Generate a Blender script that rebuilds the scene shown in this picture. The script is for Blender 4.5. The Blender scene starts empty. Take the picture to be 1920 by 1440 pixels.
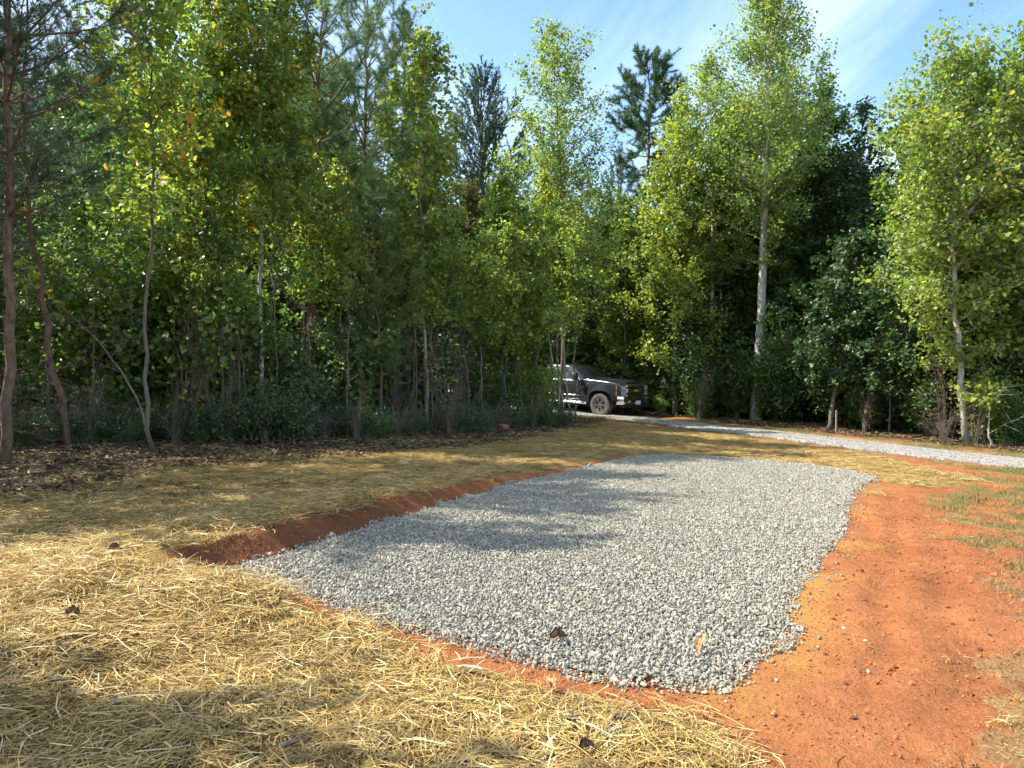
import bpy, bmesh, math, random
import numpy as np
from mathutils import Vector, Matrix

# ------------------------------------------------------------------ camera, sky, sun, exposure
S = bpy.context.scene
COL = S.collection
R = math.radians
F, CX, HY, EYE = 1441.0, 960.0, 700.0, 1.6          # focal length in photo pixels, centre column, horizon row, eye height
cam_d = bpy.data.cameras.new('camera')
cam = bpy.data.objects.new('camera', cam_d); COL.objects.link(cam)
cam_d.sensor_width = 36.0; cam_d.lens = 36.0 * F / 1920.0
cam_d.clip_start = 0.05; cam_d.clip_end = 2000
PITCH = math.atan((720.0 - HY) / F)
cam.location = (0, 0, EYE); cam.rotation_euler = (R(90) - PITCH, 0, 0)
S.camera = cam

SUN_EL, SUN_DX, SUN_DY = R(49), -0.985, 0.17          # direction towards the sun on the ground plan
sx, sy = SUN_DX / math.hypot(SUN_DX, SUN_DY), SUN_DY / math.hypot(SUN_DX, SUN_DY)
sun_d = bpy.data.lights.new('sun', 'SUN'); sun_d.energy = 5.0; sun_d.angle = R(0.53); sun_d.color = (1.0, 0.94, 0.83)
sun = bpy.data.objects.new('sun', sun_d); COL.objects.link(sun)
to_sun = Vector((sx * math.cos(SUN_EL), sy * math.cos(SUN_EL), math.sin(SUN_EL)))
sun.rotation_euler = to_sun.to_track_quat('Z', 'Y').to_euler(); sun.location = to_sun * 60

W = bpy.data.worlds.new('World'); S.world = W; W.use_nodes = True
wn, wl = W.node_tree.nodes, W.node_tree.links
wn.clear()
wo = wn.new('ShaderNodeOutputWorld'); wb = wn.new('ShaderNodeBackground')
sky = wn.new('ShaderNodeTexSky'); sky.sky_type = 'NISHITA'; sky.sun_disc = False
sky.sun_elevation = SUN_EL; sky.sun_rotation = math.atan2(sx, sy); sky.altitude = 200
sky.air_density = 1.0; sky.dust_density = 1.0; sky.ozone_density = 1.6
# thin cirrus over the whole dome
tc = wn.new('ShaderNodeTexCoord'); sp = wn.new('ShaderNodeSeparateXYZ'); wl.new(tc.outputs['Generated'], sp.inputs[0])
dz = wn.new('ShaderNodeMath'); dz.operation = 'MAXIMUM'; dz.inputs[1].default_value = 0.06; wl.new(sp.outputs['Z'], dz.inputs[0])
dv = wn.new('ShaderNodeVectorMath'); dv.operation = 'DIVIDE'
cmb = wn.new('ShaderNodeCombineXYZ')
for k in range(3): wl.new(dz.outputs[0], cmb.inputs[k])
wl.new(tc.outputs['Generated'], dv.inputs[0]); wl.new(cmb.outputs[0], dv.inputs[1])
mp = wn.new('ShaderNodeMapping'); mp.inputs['Rotation'].default_value = (0, 0, R(-62)); mp.inputs['Scale'].default_value = (0.55, 0.16, 0.0)
wl.new(dv.outputs[0], mp.inputs[0])
cn = wn.new('ShaderNodeTexNoise'); cn.inputs['Scale'].default_value = 1.6; cn.inputs['Detail'].default_value = 7; cn.inputs['Roughness'].default_value = 0.55
cn.inputs['Distortion'].default_value = 0.6
wl.new(mp.outputs[0], cn.inputs['Vector'])
cr = wn.new('ShaderNodeMapRange'); cr.inputs[1].default_value = 0.40; cr.inputs[2].default_value = 0.80; cr.inputs[3].default_value = 0.0; cr.inputs[4].default_value = 0.65
wl.new(cn.outputs['Fac'], cr.inputs[0])
mx = wn.new('ShaderNodeMix'); mx.data_type = 'RGBA'; mx.inputs['B'].default_value = (7.0, 7.6, 8.2, 1)
hs = wn.new('ShaderNodeHueSaturation'); hs.inputs['Saturation'].default_value = 1.12; wl.new(sky.outputs[0], hs.inputs['Color'])
wl.new(cr.outputs[0], mx.inputs['Factor']); wl.new(hs.outputs[0], mx.inputs['A'])
wl.new(mx.outputs['Result'], wb.inputs['Color']); wb.inputs['Strength'].default_value = 0.15
wl.new(wb.outputs[0], wo.inputs[0])
vs = S.view_settings
S.display_settings.display_device = 'sRGB'; vs.view_transform = 'Standard'; vs.look = 'None'; vs.gamma = 1.0; vs.use_curve_mapping = False
vs.exposure = 1.2
S.cycles.max_bounces = 5; S.cycles.diffuse_bounces = 3; S.cycles.glossy_bounces = 2; S.cycles.transmission_bounces = 3; S.cycles.use_adaptive_sampling = True; S.cycles.adaptive_threshold = 0.03
S.cycles.transparent_max_bounces = 4; S.cycles.use_denoising = True; S.cycles.caustics_reflective = False; S.cycles.caustics_refractive = False

# ------------------------------------------------------------------ helpers
rng = np.random.default_rng(11)
_tab = np.random.default_rng(5).random((256, 256))
def vnoise(x, y, s=1.0, o=3, seed=0):
    x = np.asarray(x, float) / s + seed * 17.3 + 500; y = np.asarray(y, float) / s + seed * 9.1 + 500
    t, a, n = 0.0, 1.0, 0.0
    for _ in range(o):
        xi, yi = np.floor(x).astype(int), np.floor(y).astype(int)
        fx, fy = x - xi, y - yi
        fx, fy = fx * fx * (3 - 2 * fx), fy * fy * (3 - 2 * fy)
        g = lambda i, j: _tab[(xi + i) & 255, (yi + j) & 255]
        t = t + a * ((g(0,0)*(1-fx) + g(1,0)*fx)*(1-fy) + (g(0,1)*(1-fx) + g(1,1)*fx)*fy)
        n += a; a *= 0.5; x = x * 2.03 + 13.7; y = y * 2.03 + 7.9
    return t / n                                      # 0..1
def sstep(a, b, v):
    t = np.clip((v - a) / (b - a), 0, 1); return t * t * (3 - 2 * t)
def poly_sd(P, x, y):
    """signed distance to polygon P: negative inside"""
    x = np.asarray(x, float); y = np.asarray(y, float)
    d = np.full(x.shape, 1e9); ins = np.zeros(x.shape, bool)
    n = len(P)
    for i in range(n):
        ax, ay = P[i]; bx, by = P[(i + 1) % n]
        ex, ey = bx - ax, by - ay; l2 = ex * ex + ey * ey + 1e-12
        t = np.clip(((x - ax) * ex + (y - ay) * ey) / l2, 0, 1)
        d = np.minimum(d, np.hypot(x - ax - t * ex, y - ay - t * ey))
        c = (ay > y) != (by > y)
        with np.errstate(divide='ignore', invalid='ignore'):
            xx = ax + (y - ay) * ex / (ey if abs(ey) > 1e-12 else 1e-12)
        ins ^= c & (x < xx)
    return np.where(ins, -d, d)
cp, sp_ = math.cos(PITCH), math.sin(PITCH)
def ray(px, py):
    u, v = (px - 960.0) / F, (720.0 - py) / F
    return np.array([u, cp + v * sp_, -sp_ + v * cp])
def on_plane(px, py, zf=lambda x, y: 0.0):
    d = ray(px, py); z = 0.0
    for _ in range(12):
        t = (z - EYE) / d[2]; p = d * t; z = 0.5 * z + 0.5 * zf(p[0], p[1])
    return p[0], p[1]

class MB:
    """collects vertices, faces and one tint value per vertex; build() links ONE mesh object"""
    def __init__(s): s.v, s.f, s.t, s.n = [], [], [], 0
    def add(s, v, faces, tint=0.5):
        v = np.asarray(v, float).reshape(-1, 3)
        for f in faces:
            f = np.asarray(f, int)
            if f.size: s.f.append(f + s.n)
        t = np.full(len(v), tint) if np.isscalar(tint) else np.asarray(tint, float)
        s.v.append(v); s.t.append(t); s.n += len(v); return s
    def box(s, c, h, rot=None, tint=0.5):
        v = np.array([[a, b, d] for a in (-1, 1) for b in (-1, 1) for d in (-1, 1)], float) * np.array(h)
        if rot is not None: v = v @ np.array(rot).T
        return s.add(v + np.array(c), [np.array([[0,1,3,2],[4,6,7,5],[0,4,5,1],[2,3,7,6],[0,2,6,4],[1,5,7,3]])], tint)
    def tube(s, P, r, k=6, tint=0.5, cap=True):
        P = np.asarray(P, float); n = len(P); r = np.broadcast_to(np.asarray(r, float), (n,))
        T = np.gradient(P, axis=0); T /= np.linalg.norm(T, axis=1, keepdims=True) + 1e-9
        ref = np.array([1.0, 0, 0]) if abs(T[0, 0]) < 0.8 else np.array([0, 1.0, 0])
        A = np.cross(T, ref); A /= np.linalg.norm(A, axis=1, keepdims=True) + 1e-9
        B = np.cross(T, A)
        th = np.arange(k) * 2 * math.pi / k
        V = P[:, None] + r[:, None, None] * (np.cos(th)[None, :, None] * A[:, None] + np.sin(th)[None, :, None] * B[:, None])
        i = np.arange(n - 1)[:, None] * k; j = np.arange(k)[None]; j2 = (j + 1) % k
        q = np.stack([i + j, i + j2, i + k + j2, i + k + j], -1).reshape(-1, 4)
        fs = [q]
        if cap: fs.append(np.array([np.arange(k)[::-1]])); fs.append(np.array([np.arange(k) + (n - 1) * k]))
        return s.add(V.reshape(-1, 3), fs, tint)
    def lathe(s, prof, k=24, axis='y', c=(0,0,0), tint=0.5):
        """prof: (radius, position along axis) pairs"""
        prof = np.asarray(prof, float); th = np.arange(k) * 2 * math.pi / k; n = len(prof)
        a = prof[:, 0][:, None] * np.cos(th); b = prof[:, 0][:, None] * np.sin(th); h = np.repeat(prof[:, 1][:, None], k, 1)
        V = {'y': np.stack([a, h, b], -1), 'z': np.stack([a, b, h], -1), 'x': np.stack([h, a, b], -1)}[axis].reshape(-1, 3) + np.array(c)
        i = np.arange(n - 1)[:, None] * k; j = np.arange(k)[None]; j2 = (j + 1) % k
        return s.add(V, [np.stack([i + j, i + j2, i + k + j2, i + k + j], -1).reshape(-1, 4)], tint)
    def mesh(s, name, mat, smooth=False):
        V = np.concatenate(s.v); me = bpy.data.meshes.new(name)
        me.vertices.add(len(V)); me.vertices.foreach_set('co', V.ravel())
        tot = np.concatenate([np.full(len(f), f.shape[1]) for f in s.f]); loops = np.concatenate([f.ravel() for f in s.f])
        me.loops.add(len(loops)); me.loops.foreach_set('vertex_index', loops.astype(np.int32))
        me.polygons.add(len(tot)); st = np.concatenate([[0], np.cumsum(tot)[:-1]])
        me.polygons.foreach_set('loop_start', st.astype(np.int32)); me.polygons.foreach_set('loop_total', tot.astype(np.int32))
        me.polygons.foreach_set('use_smooth', np.full(len(tot), smooth))
        at = me.attributes.new('tint', 'FLOAT', 'POINT'); at.data.foreach_set('value', np.concatenate(s.t).astype(np.float32))
        me.update(calc_edges=True); me.validate()
        for m in (mat if isinstance(mat, (list, tuple)) else [mat]): me.materials.append(m)
        return me
    def build(s, name, mat, parent=None, smooth=False):
        return link(name, s.mesh(name, mat, smooth), parent)
def link(name, data, parent=None):
    o = bpy.data.objects.new(name, data); COL.objects.link(o)
    if parent is not None: o.parent = parent
    return o
def tag(o, label=None, cat=None, group=None, kind=None):
    for k, v in (('label', label), ('category', cat), ('group', group), ('kind', kind)):
        if v: o[k] = v
    return o
def thing(name, label, cat, loc=(0, 0, 0), rz=0.0, group=None):
    o = link(name, None); o.location = loc; o.rotation_euler = (0, 0, rz); o.empty_display_size = 0.3
    return tag(o, label, cat, group)

# ------------------------------------------------------------------ materials
MATS = {}
def new_mat(name):
    m = bpy.data.materials.new(name); m.use_nodes = True; m.node_tree.nodes.clear()
    MATS[name] = m; return m, m.node_tree.nodes, m.node_tree.links
def ramp(n, stops):
    r = n.new('ShaderNodeValToRGB'); e = r.color_ramp.elements
    while len(e) > 1: e.remove(e[0])
    e[0].position = stops[0][0]; e[0].color = (*stops[0][1], 1)
    for p, c in stops[1:]:
        k = e.new(p); k.color = (*c, 1)
    return r
def math_n(n, l, op, a, b=None, clamp=False):
    m = n.new('ShaderNodeMath'); m.operation = op; m.use_clamp = clamp
    for i, x in enumerate((a, b)):
        if x is None: continue
        if isinstance(x, (int, float)): m.inputs[i].default_value = x
        else: l.new(x, m.inputs[i])
    return m.outputs[0]
def mixc(n, l, f, a, b):
    m = n.new('ShaderNodeMix'); m.data_type = 'RGBA'
    for k, x in (('Factor', f), ('A', a), ('B', b)):
        if isinstance(x, (int, float)): m.inputs[k].default_value = x
        elif isinstance(x, tuple): m.inputs[k].default_value = (*x, 1)
        else: l.new(x, m.inputs[k])
    return m.outputs['Result']
def noise_n(n, l, scale, detail=4, rough=0.55, vec=None, dist=0.0):
    t = n.new('ShaderNodeTexNoise'); t.inputs['Scale'].default_value = scale; t.inputs['Detail'].default_value = detail
    t.inputs['Roughness'].default_value = rough; t.inputs['Distortion'].default_value = dist
    if vec is not None: l.new(vec, t.inputs['Vector'])
    return t.outputs['Fac']
def plain(name, col, rough=0.5, metal=0.0, spec=0.5, coat=0.0, var=0.0, vscale=8.0, bump=0.0, bscale=40.0, emit=None):
    m, n, l = new_mat(name)
    o = n.new('ShaderNodeOutputMaterial'); b = n.new('ShaderNodeBsdfPrincipled')
    b.inputs['Roughness'].default_value = rough; b.inputs['Metallic'].default_value = metal
    b.inputs['Specular IOR Level'].default_value = spec; b.inputs['Coat Weight'].default_value = coat
    tcn = n.new('ShaderNodeTexCoord')
    f = noise_n(n, l, vscale, 5, 0.6, tcn.outputs['Object'])
    lo = tuple(max(0, c * (1 - var)) for c in col); hi = tuple(min(1, c * (1 + var)) for c in col)
    r = ramp(n, [(0.3, lo), (0.7, hi)]); l.new(f, r.inputs[0]); l.new(r.outputs[0], b.inputs['Base Color'])
    if bump:
        bp = n.new('ShaderNodeBump'); bp.inputs['Strength'].default_value = bump; bp.inputs['Distance'].default_value = 0.02
        l.new(noise_n(n, l, bscale, 4, 0.6, tcn.outputs['Object']), bp.inputs['Height']); l.new(bp.outputs[0], b.inputs['Normal'])
    l.new(b.outputs[0], o.inputs[0]); return m
def tinted(name, stops, rough=0.55, spec=0.3, trans=0.0, obj_rand=0.15, tcol=1.0):
    """colour from the per-vertex tint, shifted a little from object to object; thin leaves let light through"""
    m, n, l = new_mat(name)
    o = n.new('ShaderNodeOutputMaterial'); b = n.new('ShaderNodeBsdfPrincipled')
    b.inputs['Roughness'].default_value = rough; b.inputs['Specular IOR Level'].default_value = spec
    a = n.new('ShaderNodeAttribute'); a.attribute_name = 'tint'
    oi = n.new('ShaderNodeObjectInfo')
    x = math_n(n, l, 'MULTIPLY_ADD', oi.outputs['Random'], obj_rand); x.node.inputs[2].default_value = -obj_rand / 2
    f = math_n(n, l, 'ADD', a.outputs['Fac'], x, True)
    r = ramp(n, stops); l.new(f, r.inputs[0]); l.new(r.outputs[0], b.inputs['Base Color'])
    if trans:
        t = n.new('ShaderNodeBsdfTranslucent'); h = n.new('ShaderNodeHueSaturation')
        h.inputs['Saturation'].default_value = 1.1; h.inputs['Value'].default_value = tcol
        l.new(r.outputs[0], h.inputs['Color']); l.new(h.outputs[0], t.inputs['Color'])
        ms = n.new('ShaderNodeMixShader'); ms.inputs[0].default_value = trans
        l.new(b.outputs[0], ms.inputs[1]); l.new(t.outputs[0], ms.inputs[2]); l.new(ms.outputs[0], o.inputs[0])
    else: l.new(b.outputs[0], o.inputs[0])
    return m
def bark(name, lo, hi, zs=0.25, scale=14):
    m, n, l = new_mat(name)
    o = n.new('ShaderNodeOutputMaterial'); b = n.new('ShaderNodeBsdfPrincipled'); b.inputs['Roughness'].default_value = 0.85
    b.inputs['Specular IOR Level'].default_value = 0.15
    t = n.new('ShaderNodeTexCoord'); mpn = n.new('ShaderNodeMapping'); mpn.inputs['Scale'].default_value = (1, 1, zs)
    l.new(t.outputs['Object'], mpn.inputs[0])
    f = noise_n(n, l, scale, 6, 0.65, mpn.outputs[0], 0.4); g = noise_n(n, l, 1.7, 3, 0.5, t.outputs['Object'])
    x = math_n(n, l, 'ADD', math_n(n, l, 'MULTIPLY', f, 0.65), math_n(n, l, 'MULTIPLY', g, 0.35))
    r = ramp(n, [(0.36, lo), (0.62, hi)]); l.new(x, r.inputs[0]); l.new(r.outputs[0], b.inputs['Base Color'])
    bp = n.new('ShaderNodeBump'); bp.inputs['Strength'].default_value = 0.6; bp.inputs['Distance'].default_value = 0.02
    l.new(f, bp.inputs['Height']); l.new(bp.outputs[0], b.inputs['Normal']); l.new(b.outputs[0], o.inputs[0]); return m

M_POPLAR = tinted('poplar_leaf', [(0, (0.07, 0.13, 0.03)), (0.45, (0.165, 0.24, 0.05)), (0.8, (0.29, 0.34, 0.065)), (1, (0.44, 0.40, 0.07))], 0.38, 0.5, 0.50, 0.2, 1.7)
M_GREEN = tinted('green_leaf', [(0, (0.04, 0.085, 0.022)), (0.5, (0.095, 0.165, 0.038)), (0.88, (0.18, 0.245, 0.05)), (1, (0.30, 0.30, 0.07))], 0.38, 0.5, 0.48, 0.25, 1.65)
M_DARK = tinted('dark_leaf', [(0, (0.025, 0.06, 0.02)), (0.6, (0.06, 0.115, 0.035)), (1, (0.11, 0.17, 0.05))], 0.40, 0.45, 0.32, 0.2, 1.1)
M_AUTUMN = tinted('autumn_leaf', [(0, (0.06, 0.12, 0.03)), (0.5, (0.17, 0.25, 0.05)), (0.82, (0.36, 0.39, 0.075)), (0.97, (0.50, 0.40, 0.07)), (1, (0.52, 0.25, 0.05))], 0.38, 0.5, 0.52, 0.2, 1.8)
M_RED = tinted('red_leaf', [(0, (0.09, 0.11, 0.03)), (0.4, (0.20, 0.13, 0.04)), (0.8, (0.26, 0.08, 0.04)), (1, (0.32, 0.05, 0.03))], 0.45, 0.35, 0.40, 0.1, 1.2)
M_NEEDLE = tinted('pine_needle', [(0, (0.05, 0.105, 0.045)), (0.5, (0.10, 0.19, 0.07)), (1, (0.20, 0.28, 0.085))], 0.45, 0.35, 0.30, 0.2, 1.2)
M_NEEDLE_D = tinted('dark_needle', [(0, (0.03, 0.07, 0.04)), (0.6, (0.062, 0.12, 0.062)), (1, (0.11, 0.165, 0.075))], 0.5, 0.3, 0.22, 0.15, 1.1)
B_PALE = bark('pale_grey_bark', (0.24, 0.225, 0.19), (0.55, 0.52, 0.45))
B_GREY = bark('grey_bark', (0.075, 0.066, 0.046), (0.20, 0.18, 0.132))
B_PINE = bark('pine_bark', (0.065, 0.048, 0.034), (0.21, 0.145, 0.098), 0.35, 16)
B_TWIG = bark('twig_bark', (0.10, 0.082, 0.062), (0.24, 0.205, 0.16))
# ------------------------------------------------------------------ terrain
pad_z = lambda x, y: -0.020 * x - 0.005
PAD_PX = [(392,1078),(440,1060),(560,1030),(700,986),(860,936),(1010,894),(1130,868),(1190,854),(1250,852),(1380,858),(1500,868),
          (1590,880),(1642,893),(1602,920),(1588,950),(1573,987),(1562,1022),(1524,1058),(1508,1088),(1489,1124),(1484,1156),(1492,1184),
          (1462,1216),(1400,1262),(1372,1284),(1290,1293),(1200,1286),(1080,1270),(1000,1246),(900,1216),(800,1190),(700,1164),(600,1130),(510,1110),(440,1098)]
PAD = [on_plane(px, py, pad_z) for px, py in PAD_PX]
BANK_LINE = [on_plane(px, py, pad_z) for px, py in [(330,1110),(392,1078),(560,1030),(860,936),(1130,868),(1190,850)]]
def line_d(L, x, y):
    d = np.full(np.shape(x), 1e9)
    for (ax, ay), (bx, by) in zip(L[:-1], L[1:]):
        ex, ey = bx - ax, by - ay; t = np.clip(((x - ax) * ex + (y - ay) * ey) / (ex * ex + ey * ey), 0, 1)
        d = np.minimum(d, np.hypot(x - ax - t * ex, y - ay - t * ey))
    return d
def base_h(x, y):
    x = np.asarray(x, float); y = np.asarray(y, float)
    z = -0.03 * np.clip(x, -30, 12) - 0.008 * np.clip(x - 12, 0, 40)
    z = z + 0.075 * np.clip(y - 31.5, 0, 14) * sstep(9, 3, x)
    return z + 0.05 * (vnoise(x, y, 3.0, 2, 1) - 0.5)
def height(x, y, fine=True):
    x = np.asarray(x, float); y = np.asarray(y, float)
    z = base_h(x, y)
    sd = poly_sd(PAD, x, y)
    bank = (0.11 + 0.07 * vnoise(x, y, 0.4, 2, 5)) * sstep(2.2, 0.5, line_d(BANK_LINE, x, y)) * sstep(13.5, 9.0, y)
    z = z + np.where(sd > 0, bank, bank)
    if fine:
        z = z + 0.035 * (vnoise(x, y, 0.55, 3, 2) - 0.5) + (0.026 * (vnoise(x, y, 0.11, 3, 3) - 0.5) + 0.036 * (vnoise(x, y, 0.25, 2, 4) - 0.5) * sstep(1.0, 2.0, x) + 0.07 * (vnoise(x, y, 0.17, 3, 9) - 0.5) * sstep(.5, .2, line_d(BANK_LINE, x, y))) * sstep(16, 9, y)
    dl = line_d(BANK_LINE, x, y)
    wdt = 0.20 + 0.10 * vnoise(x, y, .3, 2, 6) + 0.10 * sstep(1.6, 0.1, dl) * sstep(13, 7, y)
    k = sstep(0.0, 1.0, (sd + 0.03) / wdt)
    return (pad_z(x, y) - 0.020) * (1 - k) + z * k
def at(px, py):
    d = ray(px, py); z = 0.0
    for _ in range(30):
        t = (z - EYE) / d[2]; p = d * t; z = 0.6 * z + 0.4 * float(height(p[0], p[1], False))
    return np.array([p[0], p[1], float(height(p[0], p[1]))])
def ground_pt(px, depth):
    x = (px - CX) / F * depth
    return np.array([x, depth, float(height(x, depth))])
def W_(L): return [tuple(at(px, py)[:2]) for px, py in L]

ROAD_PX = [((1084,779),(1084,767)),((1180,789),(1180,776)),((1280,803),(1280,790)),((1440,821),(1440,807)),((1613,846),(1613,823)),((1780,867),(1780,843)),((1920,881),(1920,857)),((2300,925),(2300,890))]
ROAD_N = [at(*a)[:2] for a, b in ROAD_PX]; ROAD_F = [at(*b)[:2] for a, b in ROAD_PX]
ctr = [(a + b) / 2 for a, b in zip(ROAD_N, ROAD_F)]
ROAD_C = [np.array(p) for p in [(-16, 60.0), (-9.5, 49.0), (-5.0, 41.5), (-1.2, 36.0), (1.4, 32.6)]] + ctr + [np.array([22.0, 3.0])]
ROAD_W = 1.08
def road_d(x, y): return line_d(ROAD_C, x, y)

STRAW = W_([(-700,945),(-200,935),(0,922),(150,885),(330,862),(640,842),(900,824),(1060,802),(1150,793),(1260,806),(1400,826),(1560,845),(1690,866),(1800,888),(1850,905),(1740,914),(1650,904)]) + \
        [PAD[14], PAD[20], PAD[25]] + W_([(1200,1297),(1270,1345),(1370,1410),(1430,1460)]) + [(1.1, 1.0), (-8, 1.0)]
GRASS = W_([(1740,895),(1800,880),(1920,890),(2300,925),(2300,1150),(1920,1085),(1840,1040),(1790,985)])
DRYG = W_([(1790,960),(2300,960)]) + [(9, 2.0), (2.6, 2.0)] + W_([(1700,1440),(1790,1330),(1840,1200),(1850,1080)])
LITTER = [(-60, 8.0)] + W_([(-700,955),(-200,946),(0,930),(150,893),(330,868),(640,848),(900,826),(1060,798),(1100,782)]) + [(1.5, 33.5), (-4, 40), (-8, 47), (-14, 60), (-60, 90)]
def masks(x, y):
    nz = vnoise(x, y, 0.6, 4, 7) - 0.5; nb = vnoise(x, y, 1.7, 3, 8) - 0.5
    sd = poly_sd(PAD, x, y); dl = line_d(BANK_LINE, x, y)
    # bare clay band round the pad: wide on the cut bank, narrow elsewhere
    band = np.where(dl < 0.9, 0.32, 0.28) * np.where(y > 9.5, 0.75, 1) + 0.25 * nz * (1 + 0 * nb)
    out = sstep(band - 0.06, band + 0.10, sd)
    st = sstep(0.12, -0.14, poly_sd(STRAW, x, y) + 0.6 * nz + 0.25 * nb * (np.abs(y) / 8)) * out
    st = st * (1 - 0.55 * sstep(0.62, 0.75, vnoise(x, y, 0.45, 3, 12)) * sstep(9, 12, y))
    rd = road_d(x, y)
    g = sstep(0.25, -0.5, poly_sd(GRASS, x, y) + 2.0 * nz + nb) * sstep(0.34, 0.68, vnoise(x, y, 0.22, 3, 21)) * .85 * out
    verge = sstep(ROAD_W - 0.2, ROAD_W + 0.1, rd) * sstep(ROAD_W + 2.1, ROAD_W + 1.2, rd + nb) * (y > 9)
    g = np.maximum(g, verge * sstep(0.42, 0.58, vnoise(x, y, 0.8, 3, 22)) * 0.9 * np.where(st > 0.3, 0.25, 1))
    d = sstep(0.3, -0.6, poly_sd(DRYG, x, y) + 1.5 * nz + nb) * sstep(0.40, 0.62, vnoise(x, y, 0.35, 3, 23)) * .8 * out
    d = np.maximum(d, verge * sstep(.3, .5, vnoise(x, y, .6, 3, 24)) * .9 * (1 - st))
    beyond = sstep(ROAD_W + 1.2, ROAD_W + 2.4, rd + 1.5 * nb) * ((x > 0.2 * y - 3) & (y > 10)) * (poly_sd(STRAW, x, y) > 0) * (poly_sd(GRASS, x, y) > 0.5)
    far = beyond * (np.asarray(x) * 0.72 + np.asarray(y) * 0.69 > 21.5)
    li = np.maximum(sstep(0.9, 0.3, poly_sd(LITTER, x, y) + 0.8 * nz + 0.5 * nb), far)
    li = np.maximum(li, sstep(31, 33, y) * (rd > ROAD_W + 0.8))
    li = li * sstep(ROAD_W - 0.1, ROAD_W + 0.3, rd)
    return st, g, d, li, sd, rd

def axis(lo, hi, a, b, step, grow=1.085):
    c = list(np.arange(a, b, step)); s = step; v = c[-1]
    while v < hi: s = min(s * grow, 12); v += s; c.append(v)
    s = step; v = c[0]; pre = []
    while v > lo: s = min(s * grow, 12); v -= s; pre.append(v)
    return np.array(pre[::-1] + c)
gx, gy = axis(-420, 420, -5.5, 7.2, 0.055), axis(-60, 700, 2.3, 12.0, 0.055)
GX, GY = np.meshgrid(gx, gy, indexing='ij'); nx, ny = GX.shape
GXf, GYf = GX.ravel(), GY.ravel()
GZf = height(GXf, GYf)
st, gr, dg_, li, sd, rd = masks(GXf, GYf)
GZf = GZf + 0.03 * st * (vnoise(GXf, GYf, 0.3, 2, 31) - 0.2)
GZf = GZf - 0.04 * sstep(ROAD_W + 0.15, ROAD_W - 0.15, rd)
for off_, dp_ in ((.55, .022), (.95, .016), (1.75, .02)):      # old wheel ruts along the pad's outer side
    q = np.abs(sd - off_ - .12 * (vnoise(GXf, GYf, 1.0, 2, 44) - .5)); GZf = GZf - dp_ * np.exp(-(q / .09) ** 2) * sstep(1.4, 2.2, GXf) * sstep(11, 9, GYf) * (.5 + vnoise(GXf, GYf, .5, 2, 45)) + .4 * dp_ * np.exp(-((q - .15) / .06) ** 2) * sstep(1.4, 2.2, GXf) * sstep(11, 9, GYf)
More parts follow.
